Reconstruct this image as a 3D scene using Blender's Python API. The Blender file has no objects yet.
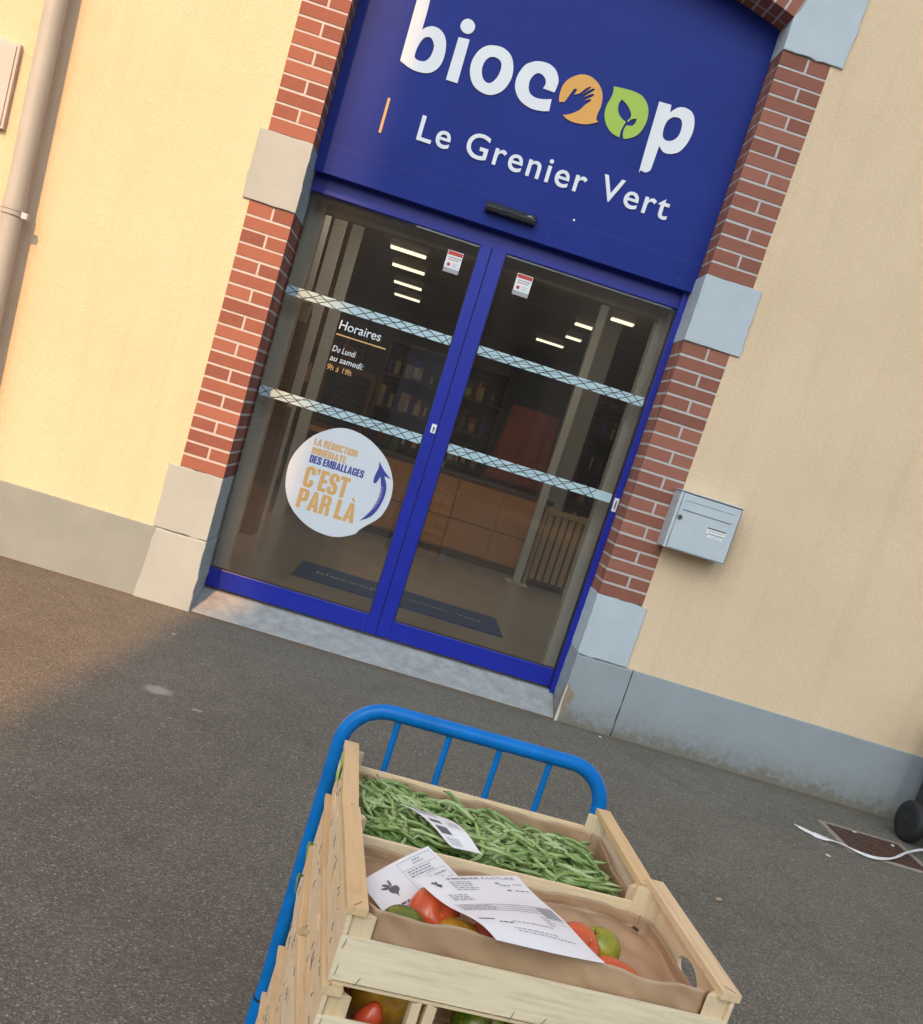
import bpy, bmesh, math, random
from mathutils import Vector, Matrix
import numpy as np
random.seed(7)
scene = bpy.context.scene
COL = scene.collection
PI = math.pi

# ------------------------------------------------------------------ materials
def new_mat(name):
    m = bpy.data.materials.new(name); m.use_nodes = True
    nt = m.node_tree; b = nt.nodes['Principled BSDF']
    return m, nt, b

def plain(name, rgb, rough=0.5, metal=0.0, var=0.0, scale=20, bump=0.0, bscale=60, spec=0.5, coat=0.0, stretch=None):
    """principled surface with soft mottling and a fine bump, both in object space"""
    m, nt, b = new_mat(name)
    b.inputs['Roughness'].default_value = rough
    b.inputs['Metallic'].default_value = metal
    b.inputs['Specular IOR Level'].default_value = spec
    b.inputs['Coat Weight'].default_value = coat
    b.inputs['Base Color'].default_value = (*rgb, 1)
    if var > 0 or bump > 0:
        tc = nt.nodes.new('ShaderNodeTexCoord')
        mp = nt.nodes.new('ShaderNodeMapping')
        nt.links.new(tc.outputs['Object'], mp.inputs['Vector'])
        if stretch: mp.inputs['Scale'].default_value = stretch
    if var > 0:
        n = nt.nodes.new('ShaderNodeTexNoise'); n.inputs['Scale'].default_value = scale
        n.inputs['Detail'].default_value = 6; n.inputs['Roughness'].default_value = 0.6
        nt.links.new(mp.outputs['Vector'], n.inputs['Vector'])
        r = nt.nodes.new('ShaderNodeValToRGB')
        r.color_ramp.elements[0].position = 0.3; r.color_ramp.elements[1].position = 0.7
        r.color_ramp.elements[0].color = tuple(max(0, c * (1 - var)) for c in rgb) + (1,)
        r.color_ramp.elements[1].color = tuple(min(1, c * (1 + var)) for c in rgb) + (1,)
        nt.links.new(n.outputs['Fac'], r.inputs['Fac'])
        nt.links.new(r.outputs['Color'], b.inputs['Base Color'])
    if bump > 0:
        n2 = nt.nodes.new('ShaderNodeTexNoise'); n2.inputs['Scale'].default_value = bscale
        n2.inputs['Detail'].default_value = 4
        nt.links.new(mp.outputs['Vector'], n2.inputs['Vector'])
        bp = nt.nodes.new('ShaderNodeBump'); bp.inputs['Strength'].default_value = bump
        bp.inputs['Distance'].default_value = 0.004
        nt.links.new(n2.outputs['Fac'], bp.inputs['Height'])
        nt.links.new(bp.outputs['Normal'], b.inputs['Normal'])
    return m

def N(nt, t, **kw):
    n = nt.nodes.new(t)
    for k, v in kw.items():
        if k in n.inputs: n.inputs[k].default_value = v
        else: setattr(n, k, v)
    return n

def ramp(nt, src, stops):
    r = nt.nodes.new('ShaderNodeValToRGB')
    while len(r.color_ramp.elements) < len(stops): r.color_ramp.elements.new(0.5)
    for e, (p, c) in zip(r.color_ramp.elements, stops):
        e.position = p; e.color = (*c, 1) if len(c) == 3 else c
    nt.links.new(src, r.inputs['Fac'])
    return r.outputs['Color']

def mix(nt, fac, a, b):
    m = nt.nodes.new('ShaderNodeMix'); m.data_type = 'RGBA'
    for s, i in ((fac, 0), (a, 6), (b, 7)):
        if hasattr(s, 'links') or isinstance(s, bpy.types.NodeSocket): nt.links.new(s, m.inputs[i])
        elif i == 0: m.inputs[i].default_value = s
        else: m.inputs[i].default_value = (*s, 1)
    return m.outputs[2]

def math_n(nt, op, a, b=None):
    m = nt.nodes.new('ShaderNodeMath'); m.operation = op
    for i, s in enumerate((a, b)):
        if s is None: continue
        if isinstance(s, bpy.types.NodeSocket): nt.links.new(s, m.inputs[i])
        else: m.inputs[i].default_value = s
    return m.outputs[0]

def wall_material():
    m, nt, b = new_mat('yellow_render')
    tc = N(nt, 'ShaderNodeTexCoord')
    big = N(nt, 'ShaderNodeTexNoise', Scale=1.3, Detail=5.0, Roughness=0.6)
    med = N(nt, 'ShaderNodeTexNoise', Scale=9.0, Detail=6.0, Roughness=0.65)
    fine = N(nt, 'ShaderNodeTexNoise', Scale=130.0, Detail=5.0, Roughness=0.7)
    fine2 = N(nt, 'ShaderNodeTexNoise', Scale=34.0, Detail=4.0, Roughness=0.6)
    sp = N(nt, 'ShaderNodeTexVoronoi', Scale=3.1)
    for n in (big, med, fine, fine2, sp): nt.links.new(tc.outputs['Object'], n.inputs['Vector'])
    base = ramp(nt, big.outputs['Fac'], [(0.3, (0.70, 0.52, 0.335)), (0.7, (0.77, 0.58, 0.385))])
    blot = ramp(nt, med.outputs['Fac'], [(0.42, (0, 0, 0)), (0.75, (0.5, 0.5, 0.5))])
    c = mix(nt, blot, base, (0.72, 0.56, 0.39))
    gr = ramp(nt, fine.outputs['Fac'], [(0.25, (0.68, 0.68, 0.68)), (0.6, (1.06, 1.06, 1.06))])
    mm = nt.nodes.new('ShaderNodeMix'); mm.data_type = 'RGBA'; mm.blend_type = 'MULTIPLY'; mm.inputs[0].default_value = 0.55
    nt.links.new(c, mm.inputs[6]); nt.links.new(gr, mm.inputs[7])
    mp = N(nt, 'ShaderNodeMapping'); mp.inputs['Scale'].default_value = (3.2, 1.0, 0.22); nt.links.new(tc.outputs['Object'], mp.inputs['Vector'])
    stn = N(nt, 'ShaderNodeTexNoise', Scale=2.4, Detail=6.0, Roughness=0.7); nt.links.new(mp.outputs['Vector'], stn.inputs['Vector'])
    stk = ramp(nt, stn.outputs['Fac'], [(0.5, (1, 1, 1)), (0.78, (0.91, 0.905, 0.89))])
    m3 = nt.nodes.new('ShaderNodeMix'); m3.data_type = 'RGBA'; m3.blend_type = 'MULTIPLY'; m3.inputs[0].default_value = 0.9
    nt.links.new(mm.outputs[2], m3.inputs[6]); nt.links.new(stk, m3.inputs[7]); mm = m3
    spot = ramp(nt, sp.outputs['Distance'], [(0.0, (1, 1, 1)), (0.022, (0, 0, 0))])
    c2 = mix(nt, math_n(nt, 'MULTIPLY', spot, 0.5), mm.outputs[2], (0.32, 0.24, 0.17))
    nt.links.new(c2, b.inputs['Base Color'])
    b.inputs['Roughness'].default_value = 0.92; b.inputs['Specular IOR Level'].default_value = 0.15
    s = math_n(nt, 'ADD', math_n(nt, 'MULTIPLY', fine2.outputs['Fac'], 1.0), fine.outputs['Fac'])
    bp = N(nt, 'ShaderNodeBump', Strength=0.45, Distance=0.008)
    nt.links.new(s, bp.inputs['Height']); nt.links.new(bp.outputs['Normal'], b.inputs['Normal'])
    return m

def stone_material(name, rgb, dirt=True):
    """painted cement, grimy near the ground (object space z = height above the pavement)"""
    m, nt, b = new_mat(name)
    tc = N(nt, 'ShaderNodeTexCoord')
    n1 = N(nt, 'ShaderNodeTexNoise', Scale=5.0, Detail=6.0, Roughness=0.6)
    n2 = N(nt, 'ShaderNodeTexNoise', Scale=26.0, Detail=6.0, Roughness=0.7)
    n3 = N(nt, 'ShaderNodeTexNoise', Scale=120.0, Detail=3.0)
    for n in (n1, n2, n3): nt.links.new(tc.outputs['Object'], n.inputs['Vector'])
    c = ramp(nt, n1.outputs['Fac'], [(0.3, tuple(x * 0.93 for x in rgb)), (0.7, tuple(x * 1.05 for x in rgb))])
    if dirt:
        sep = N(nt, 'ShaderNodeSeparateXYZ'); nt.links.new(tc.outputs['Object'], sep.inputs[0])
        h = math_n(nt, 'ADD', sep.outputs['Z'], math_n(nt, 'MULTIPLY', n2.outputs['Fac'], -0.26))
        h = math_n(nt, 'ADD', h, math_n(nt, 'MULTIPLY', n1.outputs['Fac'], -0.12))
        d = ramp(nt, h, [(0.0, (0.8, 0.8, 0.8)), (0.03, (0.25, 0.25, 0.25)), (0.12, (0, 0, 0))])
        off = math_n(nt, 'ADD', h, 0.17)
        d = ramp(nt, off, [(0.0, (0.95, 0.95, 0.95)), (0.045, (0.5, 0.5, 0.5)), (0.11, (0.2, 0.2, 0.2)), (0.2, (0, 0, 0))])
        c = mix(nt, d, c, (0.17, 0.155, 0.12))
    nt.links.new(c, b.inputs['Base Color'])
    b.inputs['Roughness'].default_value = 0.8; b.inputs['Specular IOR Level'].default_value = 0.25
    bp = N(nt, 'ShaderNodeBump', Strength=0.25, Distance=0.004)
    nt.links.new(math_n(nt, 'ADD', n2.outputs['Fac'], math_n(nt, 'MULTIPLY', n3.outputs['Fac'], 0.4)), bp.inputs['Height'])
    nt.links.new(bp.outputs['Normal'], b.inputs['Normal'])
    return m

def brick_material():
    m, nt, b = new_mat('painted_brick')
    at = N(nt, 'ShaderNodeAttribute', attribute_name='tint')
    tc = N(nt, 'ShaderNodeTexCoord')
    n1 = N(nt, 'ShaderNodeTexNoise', Scale=14.0, Detail=6.0, Roughness=0.7)
    nt.links.new(tc.outputs['Object'], n1.inputs['Vector'])
    f = math_n(nt, 'ADD', math_n(nt, 'MULTIPLY', at.outputs['Fac'], 0.6), math_n(nt, 'MULTIPLY', n1.outputs['Fac'], 0.55))
    c = ramp(nt, f, [(0.15, (0.205, 0.080, 0.057)), (0.5, (0.265, 0.102, 0.070)), (0.95, (0.33, 0.135, 0.092))])
    nt.links.new(c, b.inputs['Base Color'])
    b.inputs['Roughness'].default_value = 0.8; b.inputs['Specular IOR Level'].default_value = 0.2
    bp = N(nt, 'ShaderNodeBump', Strength=0.3, Distance=0.004)
    n2 = N(nt, 'ShaderNodeTexNoise', Scale=70.0, Detail=4.0); nt.links.new(tc.outputs['Object'], n2.inputs['Vector'])
    nt.links.new(n2.outputs['Fac'], bp.inputs['Height']); nt.links.new(bp.outputs['Normal'], b.inputs['Normal'])
    return m

def asphalt_material():
    m, nt, b = new_mat('asphalt')
    tc = N(nt, 'ShaderNodeTexCoord')
    big = N(nt, 'ShaderNodeTexNoise', Scale=0.8, Detail=5.0, Roughness=0.55)
    med = N(nt, 'ShaderNodeTexNoise', Scale=5.0, Detail=6.0, Roughness=0.65)
    ag = N(nt, 'ShaderNodeTexVoronoi', Scale=215.0)
    ag2 = N(nt, 'ShaderNodeTexVoronoi', Scale=75.0)
    fn = N(nt, 'ShaderNodeTexNoise', Scale=320.0, Detail=3.0, Roughness=0.7)
    mk = N(nt, 'ShaderNodeTexNoise', Scale=60.0, Detail=4.0, Roughness=0.7)
    mk2 = N(nt, 'ShaderNodeTexVoronoi', Scale=2.6)
    for n in (big, med, ag, ag2, fn, mk, mk2): nt.links.new(tc.outputs['Object'], n.inputs['Vector'])
    c = ramp(nt, big.outputs['Fac'], [(0.3, (0.128, 0.120, 0.098)), (0.72, (0.172, 0.161, 0.131))])
    c = mix(nt, ramp(nt, med.outputs['Fac'], [(0.45, (0, 0, 0)), (0.8, (0.5, 0.5, 0.5))]), c, (0.20, 0.186, 0.153))
    # aggregate: each chip has its own grey
    chip = N(nt, 'ShaderNodeSeparateColor'); nt.links.new(ag.outputs['Color'], chip.inputs[0])
    cc = ramp(nt, chip.outputs[0], [(0.0, (0.55, 0.55, 0.55)), (0.5, (0.9, 0.9, 0.9)), (0.88, (1.35, 1.31, 1.23)), (1.0, (2.3, 2.22, 2.1))])
    mm = nt.nodes.new('ShaderNodeMix'); mm.data_type = 'RGBA'; mm.blend_type = 'MULTIPLY'; mm.inputs[0].default_value = 0.8
    nt.links.new(c, mm.inputs[6]); nt.links.new(cc, mm.inputs[7])
    c = mm.outputs[2]
    # scattered pale chips
    chip2 = N(nt, 'ShaderNodeSeparateColor'); nt.links.new(ag2.outputs['Color'], chip2.inputs[0])
    rare = math_n(nt, 'GREATER_THAN', chip2.outputs[1], 0.94)
    near = math_n(nt, 'LESS_THAN', ag2.outputs['Distance'], 0.30)
    c = mix(nt, math_n(nt, 'MULTIPLY', math_n(nt, 'MULTIPLY', rare, near), 0.6), c, (0.42, 0.39, 0.34))
    # broad worn and oily patches
    wp = N(nt, 'ShaderNodeTexNoise', Scale=1.7, Detail=7.0, Roughness=0.7, Distortion=0.6); nt.links.new(tc.outputs['Object'], wp.inputs['Vector'])
    c = mix(nt, ramp(nt, wp.outputs['Fac'], [(0.56, (0, 0, 0)), (0.70, (0.45, 0.45, 0.45))]), c, (0.085, 0.075, 0.064))
    # earth gathered along the foot of the wall (y close to 0)
    sep = N(nt, 'ShaderNodeSeparateXYZ'); nt.links.new(tc.outputs['Object'], sep.inputs[0])
    foot = math_n(nt, 'ADD', sep.outputs['Y'], math_n(nt, 'MULTIPLY', mk.outputs['Fac'], 0.10))
    foot = math_n(nt, 'ADD', foot, math_n(nt, 'MULTIPLY', med.outputs['Fac'], 0.12))
    fd = ramp(nt, math_n(nt, 'ADD', foot, 0.5), [(0.50, (0, 0, 0)), (0.60, (0.75, 0.75, 0.75))])
    c = mix(nt, fd, c, (0.155, 0.10, 0.06))
    # a dried white splash and a few spatters in front of the left pillar
    def splash(cx, cy, rx, ry):
        d1 = math_n(nt, 'DIVIDE', math_n(nt, 'SUBTRACT', sep.outputs['X'], cx), rx)
        d2 = math_n(nt, 'DIVIDE', math_n(nt, 'SUBTRACT', sep.outputs['Y'], cy), ry)
        r = math_n(nt, 'SQRT', math_n(nt, 'ADD', math_n(nt, 'MULTIPLY', d1, d1), math_n(nt, 'MULTIPLY', d2, d2)))
        r = math_n(nt, 'ADD', r, math_n(nt, 'MULTIPLY', mk.outputs['Fac'], 0.9))
        return ramp(nt, r, [(0.75, (0.8, 0.8, 0.8)), (0.98, (0, 0, 0))])
    for a in ((-0.846, -1.454, 0.13, 0.12), (-0.66, -1.56, 0.05, 0.03), (-1.0, -0.55, 0.025, 0.04)):
        c = mix(nt, splash(*a), c, (0.38, 0.36, 0.32))
    nt.links.new(c, b.inputs['Base Color'])
    b.inputs['Roughness'].default_value = 0.85; b.inputs['Specular IOR Level'].default_value = 0.3
    bp = N(nt, 'ShaderNodeBump', Strength=0.75, Distance=0.006)
    h = math_n(nt, 'ADD', math_n(nt, 'MULTIPLY', ag.outputs['Distance'], 0.8), math_n(nt, 'MULTIPLY', fn.outputs['Fac'], 0.6))
    nt.links.new(h, bp.inputs['Height']); nt.links.new(bp.outputs['Normal'], b.inputs['Normal'])
    return m

def wood_material(name, rgb, stretch, dark=0.72, scale=9):
    m, nt, b = new_mat(name)
    tc = N(nt, 'ShaderNodeTexCoord'); mp = N(nt, 'ShaderNodeMapping'); mp.inputs['Scale'].default_value = stretch
    oi = N(nt, 'ShaderNodeObjectInfo')
    ad = nt.nodes.new('ShaderNodeVectorMath'); ad.operation = 'ADD'
    sc = nt.nodes.new('ShaderNodeVectorMath'); sc.operation = 'SCALE'; sc.inputs['Scale'].default_value = 37.0
    cmb = N(nt, 'ShaderNodeCombineXYZ')
    for i in range(3): nt.links.new(oi.outputs['Random'], cmb.inputs[i])
    nt.links.new(cmb.outputs[0], sc.inputs[0])
    nt.links.new(tc.outputs['Object'], ad.inputs[0]); nt.links.new(sc.outputs[0], ad.inputs[1])
    nt.links.new(ad.outputs[0], mp.inputs['Vector'])
    n1 = N(nt, 'ShaderNodeTexNoise', Scale=scale, Detail=8.0, Roughness=0.62, Distortion=0.4)
    nt.links.new(mp.outputs['Vector'], n1.inputs['Vector'])
    n2 = N(nt, 'ShaderNodeTexNoise', Scale=14.0, Detail=3.0)
    nt.links.new(ad.outputs[0], n2.inputs['Vector'])
    c = ramp(nt, n1.outputs['Fac'], [(0.25, tuple(x * dark for x in rgb)), (0.5, rgb), (0.8, tuple(min(1, x * 1.13) for x in rgb))])
    kn = ramp(nt, n2.outputs['Fac'], [(0.66, (0, 0, 0)), (0.78, (0.6, 0.6, 0.6))])
    c = mix(nt, kn, c, tuple(x * f for x, f in zip(rgb, (0.62, 0.5, 0.38))))
    tint = math_n(nt, 'MULTIPLY', oi.outputs['Random'], 0.6)
    c = mix(nt, tint, c, tuple(x * f for x, f in zip(rgb, (0.98, 0.86, 0.66))))
    nt.links.new(c, b.inputs['Base Color'])
    b.inputs['Roughness'].default_value = 0.68; b.inputs['Specular IOR Level'].default_value = 0.25
    bp = N(nt, 'ShaderNodeBump', Strength=0.3, Distance=0.0015)
    nt.links.new(n1.outputs['Fac'], bp.inputs['Height']); nt.links.new(bp.outputs['Normal'], b.inputs['Normal'])
    return m

def glass_material():
    m = bpy.data.materials.new('tinted_glass'); m.use_nodes = True
    nt = m.node_tree; nt.nodes.clear()
    out = N(nt, 'ShaderNodeOutputMaterial')
    tr = N(nt, 'ShaderNodeBsdfTransparent'); tr.inputs['Color'].default_value = (0.87, 0.86, 0.83, 1)
    gl = N(nt, 'ShaderNodeBsdfGlossy'); gl.inputs['Roughness'].default_value = 0.01
    gl.inputs['Color'].default_value = (0.9, 0.9, 0.9, 1)
    fr = N(nt, 'ShaderNodeFresnel'); fr.inputs['IOR'].default_value = 1.5
    mx = N(nt, 'ShaderNodeMixShader')
    nt.links.new(math_n(nt, 'MULTIPLY', fr.outputs[0], 2.4), mx.inputs[0])     # two panes
    nt.links.new(tr.outputs[0], mx.inputs[1]); nt.links.new(gl.outputs[0], mx.inputs[2])
    df = N(nt, 'ShaderNodeBsdfDiffuse'); df.inputs['Color'].default_value = (0.62, 0.58, 0.52, 1)      # pale veil mixed over the panes, imitating reflected haze
    tc = N(nt, 'ShaderNodeTexCoord'); mp = N(nt, 'ShaderNodeMapping'); mp.inputs['Scale'].default_value = (1.0, 1.0, 0.35); mp.inputs['Rotation'].default_value = (0, 0.5, 0)
    sm = N(nt, 'ShaderNodeTexNoise', Scale=2.2, Detail=5.0, Roughness=0.6); nt.links.new(tc.outputs['Object'], mp.inputs['Vector']); nt.links.new(mp.outputs['Vector'], sm.inputs['Vector'])
    haze_veil = ramp(nt, sm.outputs['Fac'], [(0.3, (0.012, 0.012, 0.012)), (0.75, (0.045, 0.045, 0.045))])
    m2 = N(nt, 'ShaderNodeMixShader'); nt.links.new(haze_veil, m2.inputs[0]); nt.links.new(mx.outputs[0], m2.inputs[1]); nt.links.new(df.outputs[0], m2.inputs[2])
    nt.links.new(m2.outputs[0], out.inputs['Surface'])
    return m

def veg_material(name, c0, c1, c2, scale=8, rough=0.4, perobj=0.5, subsurf=0.0):
    m, nt, b = new_mat(name)
    tc = N(nt, 'ShaderNodeTexCoord'); oi = N(nt, 'ShaderNodeObjectInfo')
    n1 = N(nt, 'ShaderNodeTexNoise', Scale=scale, Detail=5.0); nt.links.new(tc.outputs['Object'], n1.inputs['Vector'])
    f = math_n(nt, 'ADD', math_n(nt, 'MULTIPLY', n1.outputs['Fac'], 1 - perobj * 0.5), math_n(nt, 'MULTIPLY', oi.outputs['Random'], perobj))
    c = ramp(nt, f, [(0.3, c0), (0.55, c1), (0.95, c2)])
    vo = N(nt, 'ShaderNodeTexVoronoi', Scale=scale * 14); nt.links.new(tc.outputs['Object'], vo.inputs['Vector'])
    sp2 = N(nt, 'ShaderNodeSeparateColor'); nt.links.new(vo.outputs['Color'], sp2.inputs[0])
    fl = math_n(nt, 'MULTIPLY', math_n(nt, 'GREATER_THAN', sp2.outputs[0], 0.8), math_n(nt, 'LESS_THAN', vo.outputs['Distance'], 0.35))
    c = mix(nt, math_n(nt, 'MULTIPLY', fl, 0.35), c, tuple(min(1, x * 1.5 + 0.02) for x in c2))
    nt.links.new(c, b.inputs['Base Color'])
    b.inputs['Roughness'].default_value = rough
    bp = N(nt, 'ShaderNodeBump', Strength=0.12, Distance=0.003); nt.links.new(n1.outputs['Fac'], bp.inputs['Height']); nt.links.new(bp.outputs['Normal'], b.inputs['Normal'])
    return m

def emis(name, rgb, s):
    m, nt, b = new_mat(name)
    b.inputs['Base Color'].default_value = (*rgb, 1)
    b.inputs['Emission Color'].default_value = (*rgb, 1); b.inputs['Emission Strength'].default_value = s
    return m

M = dict(
    wall=wall_material(), brick=brick_material(), mortar=plain('white_mortar', (0.48, 0.45, 0.42), 0.85, var=0.08, scale=30),
    stone=stone_material('grey_painted_stone', (0.45, 0.50, 0.53)),
    plinth=stone_material('grey_plinth_paint', (0.285, 0.315, 0.325)),
    stonesun=stone_material('sun_toned_clean_stone', (0.365, 0.405, 0.385), False), plinthsun=stone_material('sun_toned_clean_plinth', (0.25, 0.285, 0.265), False), sill=plain('concrete_sill', (0.28, 0.285, 0.275), 0.8, var=0.22, scale=17, bump=0.35, bscale=50),  # left-side copies without dirt, toned darker and greener to offset the sun
    asphalt=asphalt_material(),
    sign=plain('blue_sign_face', (0.012, 0.026, 0.20), 0.40, var=0.08, scale=3, spec=0.14),
    frame=plain('blue_lacquer', (0.008, 0.018, 0.29), 0.35, var=0.06, scale=6),
    white=plain('white_vinyl', (0.72, 0.73, 0.74), 0.45, var=0.02, scale=9),
    disc=plain('white_sticker', (0.60, 0.63, 0.67), 0.4, var=0.02, scale=9),
    orange=plain('orange_vinyl', (0.70, 0.33, 0.055), 0.45), amber=plain('amber_vinyl', (0.62, 0.35, 0.12), 0.45),
    lime=plain('lime_vinyl', (0.33, 0.48, 0.045), 0.45), navy=plain('navy_vinyl', (0.035, 0.045, 0.26), 0.45),
    band=plain('pale_blue_film', (0.42, 0.56, 0.60), 0.35, var=0.06, scale=12), black=plain('black_ink', (0.012, 0.012, 0.013), 0.5),
    red=plain('red_ink', (0.5, 0.04, 0.03), 0.5), greyink=plain('grey_ink', (0.11, 0.11, 0.12), 0.6), midink=plain('pale_grey_ink', (0.33, 0.33, 0.34), 0.6),
    plastic=plain('black_plastic', (0.018, 0.018, 0.02), 0.35, bump=0.1, bscale=200), rubber=plain('black_rubber', (0.016, 0.016, 0.017), 0.7, var=0.2, scale=20, bump=0.2),
    gasket=plain('black_gasket', (0.01, 0.01, 0.012), 0.6),
    pipe=plain('beige_pipe_paint', (0.40, 0.395, 0.34), 0.5, var=0.06, scale=5, bump=0.06, bscale=30),
    boxgrey=plain('grey_beige_cover', (0.47, 0.44, 0.40), 0.55, var=0.05, scale=6, bump=0.05),
    steel=plain('grey_steel_paint', (0.47, 0.52, 0.55), 0.38, var=0.04, scale=9), chrome=plain('bare_steel', (0.55, 0.55, 0.55), 0.3, 1.0),
    joint=plain('sign_joint', (0.018, 0.032, 0.19), 0.6), dark=plain('dark_gap', (0.02, 0.02, 0.02), 0.8), screw=plain('dull_metal', (0.16, 0.15, 0.14), 0.45, 0.8),
    cart=plain('bright_blue_powder_coat', (0.0005, 0.15, 0.47), 0.36, var=0.14, scale=25, bump=0.08, bscale=120, spec=0.25),
    deck=plain('grey_deck', (0.2, 0.2, 0.2), 0.6, var=0.1),
    wood=wood_material('poplar_wood', (0.80, 0.665, 0.45), (1.2, 14, 14)), woody=wood_material('poplar_wood_end', (0.76, 0.62, 0.43), (14, 1.2, 14)),
    woodz=wood_material('poplar_wood_post', (0.70, 0.555, 0.37), (14, 14, 1.2)),
    woodrail=wood_material('pine_rail', (0.68, 0.50, 0.29), (14, 1.0, 14)),
    kraft=plain('kraft_paper', (0.42, 0.265, 0.15), 0.5, var=0.13, scale=7, bump=0.6, bscale=18),
    paper=plain('white_paper', (0.80, 0.785, 0.765), 0.6, var=0.015, scale=10),
    bean=veg_material('bean_green', (0.15, 0.235, 0.055), (0.25, 0.36, 0.11), (0.38, 0.47, 0.21), 14, 0.38, 0.7),
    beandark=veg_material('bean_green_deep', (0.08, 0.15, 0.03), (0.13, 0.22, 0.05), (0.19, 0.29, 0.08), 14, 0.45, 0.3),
    beantip=plain('bean_tip', (0.10, 0.13, 0.04), 0.6),
    t_red=veg_material('tomato_red', (0.36, 0.028, 0.014), (0.48, 0.055, 0.02), (0.55, 0.12, 0.03), 9, 0.22, 0.3),
    t_green=veg_material('tomato_green', (0.05, 0.085, 0.012), (0.10, 0.14, 0.018), (0.22, 0.20, 0.03), 9, 0.25, 0.2),
    t_mix=veg_material('tomato_green_yellow', (0.07, 0.13, 0.012), (0.27, 0.26, 0.02), (0.58, 0.38, 0.03), 22, 0.25, 0.2),
    t_yel=veg_material('tomato_yellow', (0.50, 0.24, 0.02), (0.60, 0.31, 0.03), (0.62, 0.36, 0.04), 9, 0.22, 0.2),
    t_ora=veg_material('tomato_orange', (0.46, 0.06, 0.02), (0.60, 0.10, 0.03), (0.64, 0.20, 0.04), 9, 0.22, 0.2),
    scar=plain('stem_scar', (0.12, 0.07, 0.02), 0.8),
    strap=plain('white_strap', (0.66, 0.65, 0.63), 0.4, var=0.05), rust=plain('rusty_iron', (0.085, 0.045, 0.03), 0.75, 0.2, var=0.3, scale=30, bump=0.5, bscale=80),
    rim=plain('concrete_rim', (0.26, 0.23, 0.18), 0.9, var=0.2, scale=20, bump=0.4),
    floor=plain('polished_concrete', (0.36, 0.33, 0.29), 0.22, var=0.08, scale=2.2), mat=plain('blue_mat', (0.015, 0.06, 0.20), 0.9, var=0.15, scale=60, bump=0.4, bscale=300),
    iwall=plain('interior_paint', (0.42, 0.38, 0.33), 0.8, var=0.05), ijamb=plain('inner_jamb_paint', (0.56, 0.55, 0.49), 0.6, var=0.03),
    ceil=plain('dark_slat_ceiling', (0.42, 0.36, 0.28), 0.7, var=0.1), cwood=wood_material('counter_wood', (0.52, 0.25, 0.085), (10, 10, 1.0)),
    dwood=wood_material('dark_wood', (0.13, 0.07, 0.035), (10, 10, 1.0)), ltop=plain('dark_counter_top', (0.09, 0.06, 0.045), 0.4),
    wpost=plain('white_post_paint', (0.55, 0.57, 0.56), 0.5, var=0.03), bottle=plain('dark_bottles', (0.06, 0.05, 0.03), 0.3, var=0.5, scale=8),
    maroon=plain('maroon_cloth', (0.30, 0.06, 0.025), 0.8, var=0.15, scale=12), cardb=plain('tan_card', (0.42, 0.30, 0.16), 0.7, var=0.08),
    tube=emis('lamp_tube', (1.0, 0.86, 0.62), 1.15), fill_tube=emis('fill_lamp_tube', (1.0, 0.88, 0.68), 15.0), lampbody=plain('lamp_body', (0.5, 0.5, 0.48), 0.5),
    render2=plain('brown_render', (0.44, 0.36, 0.28), 0.85, var=0.1, scale=1.0), render3=plain('dark_boards', (0.22, 0.175, 0.13), 0.8, var=0.15, scale=0.6), stain=plain('broken_plaster', (0.26, 0.20, 0.14), 0.95, var=0.25, scale=60, bump=0.8, bscale=90),
    leafd=plain('dark_leaf', (0.05, 0.08, 0.02), 0.5), purple=plain('purple_skin', (0.05, 0.02, 0.07), 0.3), limetag=plain('lime_card', (0.40, 0.55, 0.12), 0.5),
    litter=plain('pale_litter', (0.55, 0.52, 0.45), 0.7),
)
M['glass'] = glass_material()
def nicks(m, rgb):
    nt = m.node_tree; b = nt.nodes['Principled BSDF']; old = b.inputs['Base Color'].links[0].from_socket
    tc = N(nt, 'ShaderNodeTexCoord'); n = N(nt, 'ShaderNodeTexNoise', Scale=75.0, Detail=5.0, Roughness=0.65); nt.links.new(tc.outputs['Object'], n.inputs['Vector'])
    f = ramp(nt, n.outputs['Fac'], [(0.685, (0, 0, 0)), (0.705, (0.9, 0.9, 0.9))])
    nt.links.new(mix(nt, f, old, rgb), b.inputs['Base Color'])
nicks(M['cart'], (0.03, 0.05, 0.08))

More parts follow.
